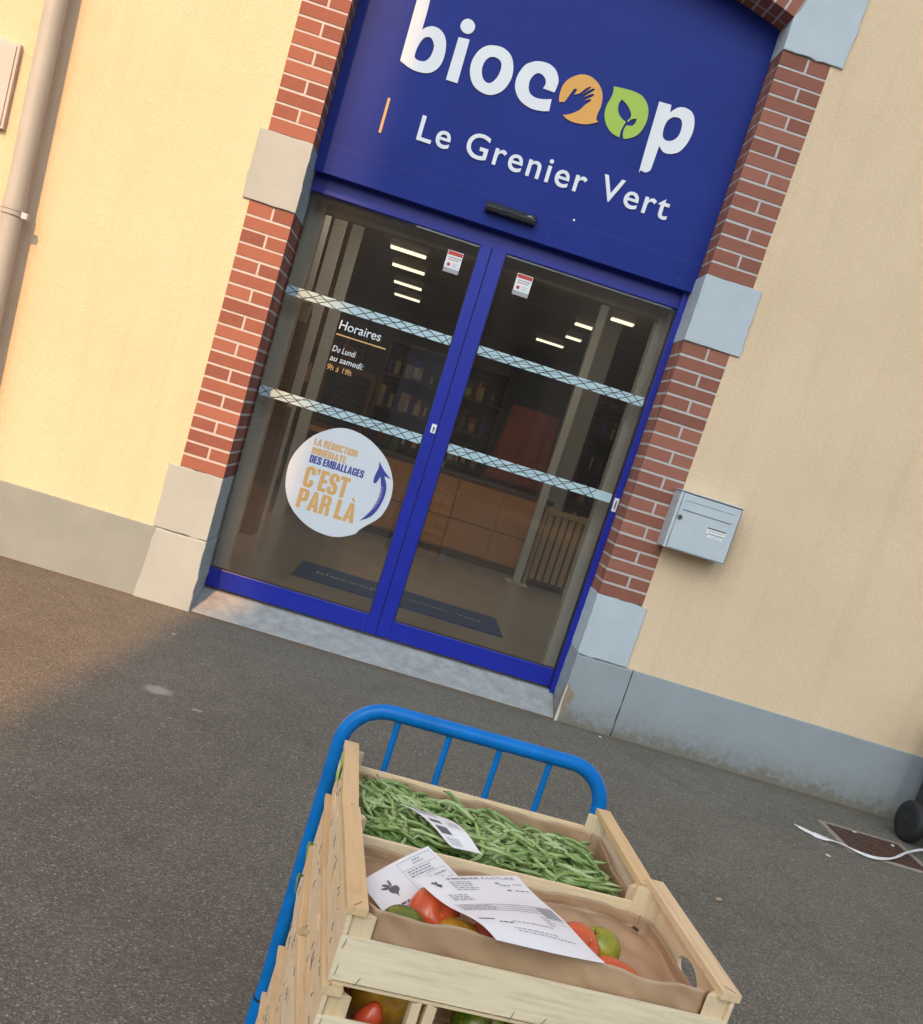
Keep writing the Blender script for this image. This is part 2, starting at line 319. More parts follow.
# ------------------------------------------------------------------ mesh helpers
class MB:
    """collects geometry in world or local coordinates and links it as ONE mesh object"""
    def __init__(self): self.v = []; self.f = []; self.mi = []; self.mats = []; self.tint = []; self.smooth = []
    def mat(self, m):
        m = M[m] if isinstance(m, str) else m
        if m not in self.mats: self.mats.append(m)
        return self.mats.index(m)
    def add(self, vs, fs, m, smooth=False, tint=0.5):
        o = len(self.v); i = self.mat(m)
        self.v += [tuple(p) for p in vs]
        for f in fs:
            self.f.append(tuple(o + k for k in f)); self.mi.append(i); self.smooth.append(smooth); self.tint.append(tint)
        return self
    def box(self, x0, x1, y0, y1, z0, z1, m, tint=0.5, xf=None):
        vs = [(x, y, z) for z in (z0, z1) for y in (y0, y1) for x in (x0, x1)]
        if xf: vs = [xf @ Vector(p) for p in vs]
        return self.add(vs, [(0, 2, 3, 1), (4, 5, 7, 6), (0, 1, 5, 4), (2, 6, 7, 3), (0, 4, 6, 2), (1, 3, 7, 5)], m, tint=tint)
    def prism(self, poly, axis, a, b, m, tint=0.5):
        """convex or simple polygon swept along an axis ('x','y','z') from a to b"""
        n = len(poly)
        def P(p, t): return {'x': (t, p[0], p[1]), 'y': (p[0], t, p[1]), 'z': (p[0], p[1], t)}[axis]
        vs = [P(p, a) for p in poly] + [P(p, b) for p in poly]
        fs = [tuple(range(n))[::-1], tuple(range(n, 2 * n))] + [(i, (i + 1) % n, n + (i + 1) % n, n + i) for i in range(n)]
        return self.add(vs, fs, m, tint=tint)
    def tube(self, pts, radii, m, seg=12, caps=True, smooth=True):
        pts = [Vector(p) for p in pts]; n = len(pts)
        if not hasattr(radii, '__len__'): radii = [radii] * n
        vs = []; t_prev = None; up = None
        for i, p in enumerate(pts):
            t = (pts[min(i + 1, n - 1)] - pts[max(i - 1, 0)]).normalized()
            if up is None:
                a = Vector((0, 0, 1)) if abs(t.z) < 0.9 else Vector((1, 0, 0))
                up = (a - t * a.dot(t)).normalized()
            else:
                up = (up - t * up.dot(t)).normalized()
            sd = t.cross(up)
            for k in range(seg):
                an = 2 * PI * k / seg
                vs.append(p + (up * math.cos(an) + sd * math.sin(an)) * radii[i])
        fs = [(i * seg + k, i * seg + (k + 1) % seg, (i + 1) * seg + (k + 1) % seg, (i + 1) * seg + k) for i in range(n - 1) for k in range(seg)]
        self.add(vs, fs, m, smooth)
        if caps:
            self.add(vs[:seg], [tuple(range(seg))[::-1]], m); self.add(vs[-seg:], [tuple(range(seg))], m)
        return self
    def lathe(self, prof, m, center=(0, 0, 0), axis='z', seg=24, smooth=True):
        vs = []; n = len(prof)
        for r, h in prof:
            for k in range(seg):
                a = 2 * PI * k / seg; c, s = r * math.cos(a), r * math.sin(a)
                p = {'z': (c, s, h), 'x': (h, c, s), 'y': (c, h, s)}[axis]
                vs.append(tuple(p[i] + center[i] for i in range(3)))
        fs = [(i * seg + k, i * seg + (k + 1) % seg, (i + 1) * seg + (k + 1) % seg, (i + 1) * seg + k) for i in range(n - 1) for k in range(seg)]
        self.add(vs, fs, m, smooth)
        self.add(vs[:seg], [tuple(range(seg))[::-1]], m); return self.add(vs[-seg:], [tuple(range(seg))], m)
    def grid(self, fn, nu, nv, m, smooth=True, thick=0.0):
        vs = [fn(i / nu, j / nv) for i in range(nu + 1) for j in range(nv + 1)]
        fs = [(i * (nv + 1) + j, (i + 1) * (nv + 1) + j, (i + 1) * (nv + 1) + j + 1, i * (nv + 1) + j + 1) for i in range(nu) for j in range(nv)]
        return self.add(vs, fs, m, smooth)
    def build(self, name, parent=None, bevel=0.0, bseg=2, loc=None, weld=False):
        me = bpy.data.meshes.new(name); me.from_pydata(self.v, [], self.f)
        for m in self.mats: me.materials.append(m)
        me.polygons.foreach_set('material_index', self.mi); me.polygons.foreach_set('use_smooth', self.smooth)
        a = me.attributes.new('tint', 'FLOAT', 'FACE'); a.data.foreach_set('value', self.tint)
        bm = bmesh.new(); bm.from_mesh(me); bmesh.ops.recalc_face_normals(bm, faces=bm.faces); bm.to_mesh(me); bm.free()
        o = bpy.data.objects.new(name, me); COL.objects.link(o)
        if parent: o.parent = parent
        if loc: o.location = loc
        if bevel:
            md = o.modifiers.new('bevel', 'BEVEL'); md.width = bevel; md.segments = bseg; md.limit_method = 'ANGLE'; md.angle_limit = 0.7
            md.harden_normals = False
        return o

def tag(o, label=None, cat=None, group=None, kind=None):
    if label: o['label'] = label
    if cat: o['category'] = cat
    if group: o['group'] = group
    if kind: o['kind'] = kind
    return o
def empty(name, label, cat, loc=(0, 0, 0), rz=0, group=None):
    o = bpy.data.objects.new(name, None); COL.objects.link(o); o.empty_display_size = 0.1
    o.location = loc; o.rotation_euler = (0, 0, rz)
    return tag(o, label, cat, group)

def catmull(pts, sub=6):
    """closed smooth outline; a point given twice stays a corner"""
    P = [np.array(p, float) for p in pts]; n = len(P); out = []
    for i in range(n):
        p0, p1, p2, p3 = P[i - 1], P[i], P[(i + 1) % n], P[(i + 2) % n]
        if np.allclose(p1, p2): continue
        for k in range(sub):
            t = k / sub
            out.append(0.5 * (2 * p1 + (p2 - p0) * t + (2 * p0 - 5 * p1 + 4 * p2 - p3) * t * t + (3 * p1 - p0 - 3 * p2 + p3) * t ** 3))
    return [tuple(map(float, p)) for p in out]

def fill2d(loops, thick):
    """even-odd filled flat shape with a thickness: vertices (x, y, z in 0..thick) and faces"""
    cu = bpy.data.curves.new('tmp', 'CURVE'); cu.dimensions = '2D'; cu.fill_mode = 'BOTH'; cu.extrude = thick / 2
    for lp in loops:
        s = cu.splines.new('POLY'); s.points.add(len(lp) - 1)
        for p, q in zip(s.points, lp): p.co = (q[0], q[1], 0, 1)
        s.use_cyclic_u = True
    o = bpy.data.objects.new('tmp', cu); COL.objects.link(o)
    dg = bpy.context.evaluated_depsgraph_get()
    me = bpy.data.meshes.new_from_object(o.evaluated_get(dg))
    vs = [(v.co.x, v.co.y, v.co.z + thick / 2) for v in me.vertices]; fs = [tuple(p.vertices) for p in me.polygons]
    bpy.data.objects.remove(o); bpy.data.curves.remove(cu); bpy.data.meshes.remove(me)
    return vs, fs
_caps = {}
def text2d(body, thick, bold=0.0, shear=0.0, space=1.0):
    cu = bpy.data.curves.new('tmp', 'FONT'); cu.body = body; cu.size = 1; cu.extrude = 0.5
    cu.offset = bold; cu.shear = shear; cu.space_character = space; cu.resolution_u = 5
    o = bpy.data.objects.new('tmp', cu); COL.objects.link(o)
    dg = bpy.context.evaluated_depsgraph_get()
    me = bpy.data.meshes.new_from_object(o.evaluated_get(dg))
    vs = [(v.co.x, v.co.y, (v.co.z + 0.5) * thick) for v in me.vertices]; fs = [tuple(p.vertices) for p in me.polygons]
    bpy.data.objects.remove(o); bpy.data.curves.remove(cu); bpy.data.meshes.remove(me)
    return vs, fs
def text_box(body, x0, x1, z0, caph, thick, bold=0.0, shear=0.0, space=1.0):
    """text whose left/right ends are x0/x1, baseline z0 and capital height caph"""
    if (bold, shear) not in _caps:
        v, _ = text2d('H', 1, bold, shear); _caps[(bold, shear)] = (min(p[1] for p in v), max(p[1] for p in v))
    b0, b1 = _caps[(bold, shear)]
    vs, fs = text2d(body, thick, bold, shear, space)
    a = min(p[0] for p in vs); b = max(p[0] for p in vs)
    sx = (x1 - x0) / (b - a); sz = caph / (b1 - b0)
    return [(x0 + (p[0] - a) * sx, z0 + (p[1] - b0) * sz, p[2]) for p in vs], fs
def upright(vf, y):
    """2-D shape (x, z, depth) onto a wall-parallel plane: its front lies at y, its back at y + thickness"""
    vs, fs = vf
    th = max(p[2] for p in vs)
    return [(p[0], y + th - p[2], p[1]) for p in vs], fs

def _rr(x0, y0, x1, y1, r, n=5):
    o = []
    for cx, cy_, a in ((x1 - r, y0 + r, -90), (x1 - r, y1 - r, 0), (x0 + r, y1 - r, 90), (x0 + r, y0 + r, 180)):
        for k in range(n + 1):
            t = math.radians(a + 90 * k / n); o.append((cx + r * math.cos(t), cy_ + r * math.sin(t)))
    return o
_ACUTE = [(0.15, 1.07), (0.25, 1.07), (0.37, 1.24), (0.22, 1.24)]; _GRAVE = [(0.13, 1.24), (0.28, 1.24), (0.36, 1.07), (0.26, 1.07)]
_A = [[(0, 0), (0.17, 1), (0.35, 1), (0.52, 0), (0.33, 0), (0.305, 0.2), (0.215, 0.2), (0.19, 0)], [(0.232, 0.35), (0.288, 0.35), (0.26, 0.74)]]
_E = [[(0, 0), (0.38, 0), (0.38, 0.17), (0.19, 0.17), (0.19, 0.42), (0.36, 0.42), (0.36, 0.58), (0.19, 0.58), (0.19, 0.83), (0.38, 0.83), (0.38, 1), (0, 1)]]
GL = {
 'A': _A, '\u00c0': _A + [_GRAVE], 'E': _E, '\u00c9': _E + [_ACUTE],
 'B': [[(0, 0), (0.34, 0), (0.42, 0.04), (0.47, 0.13), (0.47, 0.4), (0.44, 0.48), (0.38, 0.53), (0.43, 0.58), (0.46, 0.65), (0.46, 0.87), (0.42, 0.96), (0.33, 1), (0, 1)], [(0.19, 0.17), (0.25, 0.17), (0.28, 0.21), (0.28, 0.39), (0.25, 0.44), (0.19, 0.44)], [(0.19, 0.59), (0.24, 0.59), (0.27, 0.63), (0.27, 0.8), (0.24, 0.85), (0.19, 0.85)]],
 'C': [[(0.46, 0.63), (0.46, 0.82), (0.43, 0.92), (0.36, 0.985), (0.23, 1.01), (0.10, 0.985), (0.03, 0.92), (0, 0.82), (0, 0.18), (0.03, 0.08), (0.10, 0.015), (0.23, -0.01), (0.36, 0.015), (0.43, 0.08), (0.46, 0.18), (0.46, 0.38), (0.27, 0.38), (0.27, 0.2), (0.23, 0.15), (0.19, 0.2), (0.19, 0.8), (0.23, 0.85), (0.27, 0.8), (0.27, 0.63)]],
 'D': [[(0, 0), (0.28, 0), (0.39, 0.04), (0.45, 0.12), (0.46, 0.2), (0.46, 0.8), (0.45, 0.88), (0.39, 0.96), (0.28, 1), (0, 1)], [(0.19, 0.16), (0.24, 0.17), (0.27, 0.22), (0.27, 0.78), (0.24, 0.83), (0.19, 0.84)]],
 'G': [[(0.46, 0.65), (0.46, 0.82), (0.43, 0.92), (0.36, 0.985), (0.23, 1.01), (0.10, 0.985), (0.03, 0.92), (0, 0.82), (0, 0.18), (0.03, 0.08), (0.10, 0.01), (0.2, -0.01), (0.27, 0.03), (0.32, 0.1), (0.335, 0), (0.46, 0), (0.46, 0.52), (0.24, 0.52), (0.24, 0.37), (0.28, 0.37), (0.28, 0.2), (0.23, 0.15), (0.19, 0.2), (0.19, 0.8), (0.23, 0.85), (0.27, 0.8), (0.27, 0.65)]],
 'I': [[(0, 0), (0.19, 0), (0.19, 1), (0, 1)]], 'L': [[(0, 0), (0.37, 0), (0.37, 0.17), (0.19, 0.17), (0.19, 1), (0, 1)]],
 'M': [[(0, 0), (0.16, 0), (0.16, 0.72), (0.25, 0), (0.36, 0), (0.45, 0.72), (0.45, 0), (0.61, 0), (0.61, 1), (0.38, 1), (0.305, 0.42), (0.23, 1), (0, 1)]],
 'N': [[(0, 0), (0.16, 0), (0.16, 0.58), (0.31, 0), (0.48, 0), (0.48, 1), (0.32, 1), (0.32, 0.44), (0.18, 1), (0, 1)]],
 'O': [_rr(0, -0.01, 0.46, 1.01, 0.19), _rr(0.19, 0.15, 0.27, 0.85, 0.039)],
 'P': [[(0, 0), (0.19, 0), (0.19, 0.37), (0.32, 0.38), (0.42, 0.43), (0.46, 0.52), (0.46, 0.86), (0.42, 0.96), (0.32, 1), (0, 1)], [(0.19, 0.53), (0.24, 0.54), (0.27, 0.58), (0.27, 0.8), (0.24, 0.84), (0.19, 0.85)]],
 'R': [[(0, 0), (0.19, 0), (0.19, 0.43), (0.25, 0.43), (0.28, 0.36), (0.285, 0), (0.475, 0), (0.46, 0.38), (0.43, 0.46), (0.38, 0.51), (0.43, 0.56), (0.46, 0.64), (0.46, 0.86), (0.42, 0.96), (0.32, 1), (0, 1)], [(0.19, 0.58), (0.24, 0.59), (0.27, 0.63), (0.27, 0.8), (0.24, 0.84), (0.19, 0.85)]],
 'S': [[(0, 0.34), (0, 0.16), (0.04, 0.06), (0.12, 0), (0.23, -0.01), (0.34, 0), (0.42, 0.06), (0.46, 0.16), (0.46, 0.38), (0.41, 0.49), (0.2, 0.70), (0.185, 0.78), (0.2, 0.84), (0.23, 0.86), (0.26, 0.84), (0.275, 0.78), (0.275, 0.67), (0.455, 0.67), (0.455, 0.84), (0.42, 0.94), (0.34, 1), (0.23, 1.01), (0.12, 1), (0.04, 0.94), (0, 0.84), (0, 0.64), (0.05, 0.54), (0.26, 0.33), (0.28, 0.24), (0.27, 0.17), (0.23, 0.145), (0.2, 0.17), (0.19, 0.22), (0.19, 0.34)]],
 'T': [[(0.13, 0), (0.32, 0), (0.32, 0.83), (0.45, 0.83), (0.45, 1), (0, 1), (0, 0.83), (0.13, 0.83)]],
 'U': [[(0, 1), (0, 0.17), (0.04, 0.06), (0.12, 0), (0.23, -0.01), (0.34, 0), (0.42, 0.06), (0.46, 0.17), (0.46, 1), (0.27, 1), (0.27, 0.2), (0.23, 0.15), (0.19, 0.2), (0.19, 1)]],
 '\u2019': [[(0, 0.7), (0.09, 0.7), (0.17, 0.85), (0.17, 1), (0, 1), (0, 0.84), (0.07, 0.84)]]}
def poster(body, x0, x1, z0, caph, thick=0.0005):
    """heavy condensed capitals set from x0 to x1 on the baseline z0"""
    loops = []; x = 0
    for ch_ in body:
        if ch_ == ' ': x += 0.20; continue
        g_ = GL[ch_]; loops += [[(x + p[0], p[1]) for p in l] for l in g_]; x += max(p[0] for l in g_[:1] for p in l) + 0.035
    sx = (x1 - x0) / (x - 0.035)
    vs, fs = fill2d(loops, thick)
    return [(x0 + p[0] * sx, z0 + p[1] * caph, p[2]) for p in vs], fs

# ------------------------------------------------------------------ constants of the place
JX = 1.059          # inner faces of the opening
LO, RO = -1.292, 1.310
ZP, Z1, Z2, Z3, Z4 = 0.394, 0.748, 2.148, 2.497, 3.617
SILLZ = 0.105
YD, YS = 0.27, 0.19  # planes of the doors and of the sign face
SPR = 3.775          # springing of the brick arch
ARR = 3.72           # arch radius
ARC_Z = SPR - math.sqrt(ARR ** 2 - JX ** 2)   # centre height
def arch_z(x, r=ARR): return ARC_Z + math.sqrt(r * r - x * x)

# ------------------------------------------------------------------ ground
g = MB()
g.grid(lambda u, v: (-90 + 180 * u, -140 + 140.02 * v, 0), 14, 10, 'asphalt', smooth=False)
tag(g.build('pavement'), kind='structure')

# ------------------------------------------------------------------ the shop building
shop = empty('shop_building', 'yellow rendered shop front with red brick door surround and grey plinth', 'building')
XL, XR, TOPZ, TH = -14.0, 14.0, 8.5, 0.28
w = MB()
AO = ARR + 0.24
def wall_piece(x0, x1, z0, z1): w.box(x0, x1, 0.0, TH, z0, z1, 'wall')
# face with an opening: two sides, and a top following the outside of the arch
wall_piece(XL, LO, -0.05, SPR); wall_piece(RO, XR, -0.05, SPR)
wall_piece(XL, LO - 0.0, SPR, TOPZ); wall_piece(RO, XR, SPR, TOPZ)
K = 24
for i in range(K):
    xa = LO + (RO - LO) * i / K; xb = LO + (RO - LO) * (i + 1) / K
    za, zb = arch_z(xa, AO), arch_z(xb, AO)
    w.prism([(xa, za), (xb, zb), (xb, TOPZ), (xa, TOPZ)], 'y', 0.0, TH, 'wall')
w.build('wall', shop)
# hidden masonry behind the brick returns and above the sign
mz = MB()
mz.box(LO, -JX - 0.004, 0.012, TH, 0.0, SPR, 'iwall'); mz.build('masonry_core', shop)
mz = MB(); mz.box(JX + 0.004, RO, 0.012, TH, 0.0, SPR, 'iwall'); mz.build('masonry_core', shop)

def brick_pillar(side, z0, n):
    """n courses of painted brick: full courses alternate with courses of two bricks, returned into the opening"""
    c = 0.07; b = MB()
    xo, xi = (LO, -JX) if side < 0 else (RO, JX)
    s = 1 if xi > xo else -1
    b.box(min(xo, xi) , max(xo, xi) , 0.0015, YS + 0.2, z0, z0 + n * c, 'mortar')
    J = 0.0065
    for k in range(n):
        za, zb = z0 + k * c + (J if k else 0.002), z0 + (k + 1) * c - (J if k < n - 1 else 0.002)
        wob = lambda: random.uniform(-0.0012, 0.0012)
        za += wob(); zb += wob()
        xe = xi + s * 0.002
        yb = [(-0.0015, 0.112), (0.124, 0.30)] if k % 2 else [(-0.0015, 0.055), (0.067, 0.29)]
        split = (n - 1 - k) % 2 == 0      # top course is split
        xs = [xo - s * 0.0005, xe]
        if split:
            m_ = xo + (xi - xo) * (0.45 if side > 0 else 0.55)
            cuts = [(xs[0], m_ - s * J), (m_ + s * J, xe)]
        else: cuts = [(xs[0], xe)]
        for q, (xa, xb) in enumerate(cuts):
            inner = q == len(cuts) - 1
            y1 = yb[0][1] if inner else 0.02
            b.box(min(xa, xb), max(xa, xb), -0.0015, y1, za, zb, 'brick', random.random())
        xa, xb = xe - s * 0.05, xe
        b.box(min(xa, xb), max(xa, xb), yb[1][0], YS + 0.19, za, zb, 'brick', random.random())
    return b.build('brick_pillar', shop)
for sd in (-1, 1):
    brick_pillar(sd, Z1, 20); brick_pillar(sd, Z3, 16)

def ragged(poly, amp=0.0022, step=0.035):
    """outline of a hand-trowelled block: long edges wander by a couple of millimetres"""
    out = []; r_ = random.Random(int(1000 * abs(poly[0][0] * 7 + poly[0][1] * 3)))
    for i, p in enumerate(poly):
        q = poly[(i + 1) % len(poly)]; L = math.hypot(q[0] - p[0], q[1] - p[1]); n = max(1, int(L / step)); out.append(p)
        nx, ny = -(q[1] - p[1]) / L, (q[0] - p[0]) / L
        for k in range(1, n):
            d_ = r_.gauss(0, amp * 0.6) - (0.005 if r_.random() < 0.05 else 0) * (1 if i else 1)
            out.append((p[0] + (q[0] - p[0]) * k / n - nx * d_ * -1, p[1] + (q[1] - p[1]) * k / n + ny * d_))
    return out
def stone(x0, x1, z0, z1, name='stone_block', m='stone', y0=-0.012, y1=0.39, poly=None):
    b = MB()
    b.prism(ragged(poly or [(x0, z0), (x1, z0), (x1, z1), (x0, z1)]), 'y', y0, y1, m)
    return b.build(name, shop, 0.004, 2)
for sd in (-1, 1):
    xi = sd * (JX - 0.006)
    xo = LO - 0.04 if sd < 0 else RO + 0.05
    a, b = sorted((xi, xo))
    sm_ = 'stonesun' if sd < 0 else 'stone'
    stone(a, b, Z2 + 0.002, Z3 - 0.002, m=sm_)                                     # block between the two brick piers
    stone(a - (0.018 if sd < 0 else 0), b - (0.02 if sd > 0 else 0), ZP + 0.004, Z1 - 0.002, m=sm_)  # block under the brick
    if sd > 0: stone(JX - 0.006, 1.372, Z4 + 0.002, 4.12, poly=[(JX - 0.006, Z4 + 0.002), (1.372, Z4 + 0.002), (1.39, 4.12), (1.06 + 0.085, 4.12), (JX + 0.012, SPR + 0.03), (JX - 0.006, SPR - 0.004)])
    else: stone(-1.36, -JX + 0.006, Z4 + 0.002, 4.12, poly=[(-JX + 0.006, Z4 + 0.002), (-JX + 0.006, SPR - 0.004), (-JX - 0.012, SPR + 0.03), (-1.145, 4.12), (-1.38, 4.12), (-1.36, Z4 + 0.002)])
# base blocks; the right one has a piece knocked off its inner corner
b = MB(); b.prism(ragged([(-1.36, -0.03), (-JX + 0.012, -0.03), (-JX + 0.008, ZP), (-1.33, ZP)]), 'y', -0.022, 0.39, 'stonesun'); b.build('base_block', shop, 0.006)
b = MB(); b.prism(ragged([(JX - 0.012, -0.03), (1.377, -0.03), (1.377, ZP), (JX - 0.008, ZP)]), 'y', -0.022, 0.39, 'plinth'); b.build('base_block', shop, 0.006)
ch = MB()
chp = [(1.046, 0.006), (1.050, 0.11), (1.052, 0.205), (1.062, 0.228), (1.075, 0.20), (1.112, 0.168), (1.098, 0.115), (1.085, 0.06), (1.066, 0.03)]
ch.prism(catmull(chp, 3), 'y', -0.0245, -0.02, 'stain')
ch.prism([(-0.0245, 0.012), (0.02, 0.03), (0.035, 0.1), (0.02, 0.18), (-0.0245, 0.215)], 'x', JX - 0.0145, JX - 0.010, 'stain')
ch.prism(catmull([(1.044, -0.005), (1.048, 0.11), (1.051, 0.20), (1.060, 0.215), (1.056, 0.12), (1.062, 0.02), (1.055, 0.0)], 3), 'y', -0.0275, -0.0248, 'litter')
ch.build('chipped_corner', shop)
# plinths
b = MB(); b.box(XL, -1.33, -0.008, 0.2, -0.03, ZP, 'plinthsun'); b.build('plinth', shop, 0.004)
b = MB(); b.box(1.383, XR, -0.008, 0.2, -0.03, ZP, 'plinth'); b.build('plinth', shop, 0.004)
b = MB(); b.box(1.374, 1.386, -0.004, 0.15, -0.02, ZP - 0.001, 'dark'); b.build('expansion_joint', shop)
# arch of bricks
ar = MB()
a_sp = math.asin(JX / ARR); nb = 34
ARX = lambda r, a: (r * math.sin(a), ARC_Z + r * math.cos(a))
for i in range(nb):
    a0 = -a_sp + 2 * a_sp * i / nb; a1 = a0 + 2 * a_sp / nb
    ar.prism([ARX(ARR + 0.0015, a0), ARX(ARR + 0.0015, a1), ARX(AO - 0.004, a1), ARX(AO - 0.004, a0)], 'y', 0.0, 0.36, 'mortar')
    g_ = 0.0016
    for (ya, yb_) in ((-0.003, 0.105), (0.117, 0.24)):
        ar.prism([ARX(ARR, a0 + g_), ARX(ARR, a1 - g_), ARX(AO, a1 - g_), ARX(AO, a0 + g_)], 'y', ya, yb_, 'brick', random.random())
ar.build('brick_arch', shop)
# sloping concrete sill
b = MB(); b.prism([(0.012, 0.006), (YD - 0.02, SILLZ - 0.012), (0.42, SILLZ - 0.01), (0.42, -0.05), (0.012, -0.05)], 'x', -JX + 0.012, JX - 0.012, 'sill')
b.build('threshold', shop, 0.004)

# fixed frame of the doors
fr = MB()
fr.box(-JX + 0.004, JX - 0.004, YD, YD + 0.12, 2.332, 2.60, 'frame')
fr.build('door_header', shop, 0.003)
b = MB(); b.box(1.022, JX - 0.004, 0.232, 0.33, SILLZ - 0.02, 2.44, 'frame'); b.box(1.0185, 1.0215, 0.262, 0.3, SILLZ, 2.33, 'gasket')
b.build('door_post', shop, 0.003)
b = MB(); b.box(1.024, 1.05, 0.2285, 0.2325, 1.185, 1.262, 'white'); b.box(1.033, 1.041, 0.2265, 0.2286, 1.2, 1.247, 'greyink'); b.build('door_contact', shop)

def lattice(mb, x0, x1, z0, z1, y):
    """pale film strip with a hand-drawn looking criss-cross of thin black lines"""
    rnd = random.Random(int(x0 * 100 + z0 * 1000))
    h = z1 - z0
    def line(xa, za, xb, zb, t=0.0042):
        d = Vector((xb - xa, 0, zb - za)); n = Vector((-d.z, 0, d.x)).normalized() * t / 2
        a = Vector((xa, 0, za)); b_ = Vector((xb, 0, zb))
        ps = [a + n, a - n, b_ - n, b_ + n]
        line.k += 1
        yo = y - 0.0006 - 0.00004 * (line.k % 9)
        mb.add([(p.x, yo, p.z) for p in ps], [(0, 1, 2, 3)], 'black')
    line.k = 0
    x = x0
    while x < x1 - 0.03:
        s = rnd.uniform(0.075, 0.115); e = min(x + s, x1)
        line(x, z0, e, z1 if e < x1 else z0 + h * 0.9); line(x, z1, e, z0)
        if rnd.random() < 0.3: line(x, z0 + h * rnd.uniform(0.0, 0.2), min(x + s * 2, x1), z1 - h * rnd.uniform(0.0, 0.2), 0.0025)
        x += s * rnd.uniform(0.8, 1.05)

def decal(mb, vf, y, m): mb.add(*upright(vf, y), m)

def sliding_door(x0, x1, stile_left, side):
    d = MB(); z0, zr, zt = SILLZ + 0.004, 0.218, 2.336
    sx0, sx1 = (x1 - 0.063, x1) if side < 0 else (x0, x0 + 0.078)
    d.box(sx0, sx1, YD, YD + 0.045, z0, zt, 'frame')
    if side < 0: d.box(x0, sx0 - 0.0005, YD + 0.001, YD + 0.044, z0, zr, 'frame')
    else: d.box(sx1 + 0.0005, x1, YD + 0.001, YD + 0.044, z0, zr, 'frame')
    o = d.build('sliding_door', shop, 0.003)
    gx0, gx1 = (x0, sx0 - 0.001) if side < 0 else (sx1 + 0.001, x1)
    b = MB(); b.add([(gx0, YD + 0.018, zr - 0.02), (gx1, YD + 0.018, zr - 0.02), (gx1, YD + 0.018, zt), (gx0, YD + 0.018, zt)], [(0, 1, 2, 3)], 'glass'); b.build('glass_pane', o)
    b = MB()
    if side < 0: b.box(sx0 - 0.004, sx0 - 0.0005, YD + 0.004, YD + 0.04, zr, zt, 'gasket')
    else: b.box(sx1 + 0.0005, sx1 + 0.004, YD + 0.004, YD + 0.04, zr, zt, 'gasket')
    b.box(gx0 + 0.004, gx1 - 0.004, YD + 0.004, YD + 0.04, zr + 0.0005, zr + 0.004, 'gasket')
    b.build('glass_gasket', o)
    yg = YD + 0.0168
    for (za, zb) in ((1.782, 1.832), (1.224, 1.276)):
        b = MB(); b.box(gx0 + 0.004, gx1 - 0.004, yg - 0.0004, yg, za, zb, 'band')
        e = gx1 - 0.004 if (side < 0 or za > 1.5) else gx1 - 0.10
        lattice(b, gx0 + 0.004, e, za, zb, yg - 0.0004)
        b.build('safety_band', o)
    return o, yg
dl, yg = sliding_door(-1.046, -0.039, False, -1)
dr, yg = sliding_door(-0.035, 1.018, True, 1)
b = MB(); b.box(-0.0385, -0.0355, YD + 0.006, YD + 0.03, SILLZ + 0.004, 2.33, 'gasket'); b.build('door_seal', shop)
# lock plate on the left leaf's stile
b = MB(); b.box(-0.073, -0.045, YD - 0.004, YD - 0.0005, 1.302, 1.352, 'white'); b.lathe([(0.006, YD - 0.010), (0.006, YD - 0.004)], 'screw', (-0.059, 0, 1.33), 'y', 12); b.box(-0.062, -0.056, YD - 0.0052, YD - 0.0041, 1.308, 1.326, 'screw')
b.build('lock', dl, 0.001)
# opening hours lettering
b = MB()
decal(b, text_box('Horaires', -0.714, -0.480, 1.690, 0.048, 0.0005, 0.004, 0.06), yg - 0.0005, 'white')
b.box(-0.718, -0.437, yg - 0.0005, yg, 1.656, 1.663, 'amber')
decal(b, text_box('Du Lundi', -0.716, -0.584, 1.566, 0.032, 0.0005, 0.004, 0.15), yg - 0.0005, 'white')
decal(b, text_box('au samedi:', -0.716, -0.526, 1.515, 0.032, 0.0005, 0.004, 0.15), yg - 0.0005, 'white')
decal(b, text_box('9h \u00e0 19h', -0.718, -0.580, 1.464, 0.031, 0.0005, 0.004, 0.15), yg - 0.0005, 'amber')
b.build('opening_hours', dl)
# big round sticker
circ = [(-0.571, 1.173), (-0.689, 1.092), (-0.760, 0.975), (-0.776, 0.87), (-0.752, 0.755), (-0.69, 0.665), (-0.589, 0.602), (-0.484, 0.58), (-0.395, 0.59), (-0.315, 0.632), (-0.297, 0.66), (-0.267, 0.695), (-0.205, 0.765), (-0.180, 0.84), (-0.177, 0.91), (-0.196, 0.99), (-0.256, 1.082), (-0.354, 1.151), (-0.461, 1.184)]
b = MB()
decal(b, fill2d([catmull(circ, 6)], 0.0005), yg - 0.0005, 'disc')
yt = yg - 0.0011
decal(b, poster('LA R\u00c9DUCTION', -0.673, -0.424, 1.0475, 0.0395), yt, 'amber')
decal(b, poster('IMM\u00c9DIATE', -0.673, -0.475, 0.9965, 0.038), yt, 'amber')
decal(b, poster('DES EMBALLAGES', -0.672, -0.358, 0.947, 0.043), yt, 'navy')
decal(b, poster('C\u2019EST', -0.674, -0.418, 0.808, 0.118), yt, 'amber')
decal(b, poster('PAR L\u00c0', -0.678, -0.340, 0.685, 0.112), yt, 'amber')
arrow = [(-0.296, 1.064), (-0.296, 1.064), (-0.25, 1.02), (-0.204, 0.988), (-0.204, 0.988), (-0.245, 0.994), (-0.245, 0.994), (-0.214, 0.93), (-0.218, 0.84), (-0.25, 0.76), (-0.309, 0.713), (-0.309, 0.713), (-0.27, 0.775), (-0.247, 0.85), (-0.245, 0.92), (-0.266, 0.985), (-0.266, 0.985), (-0.279, 0.945), (-0.296, 0.945), (-0.297, 0.985), (-0.29, 1.03)]
decal(b, fill2d([catmull(arrow, 4)], 0.0005), yt, 'navy')
rr = random.Random(3)
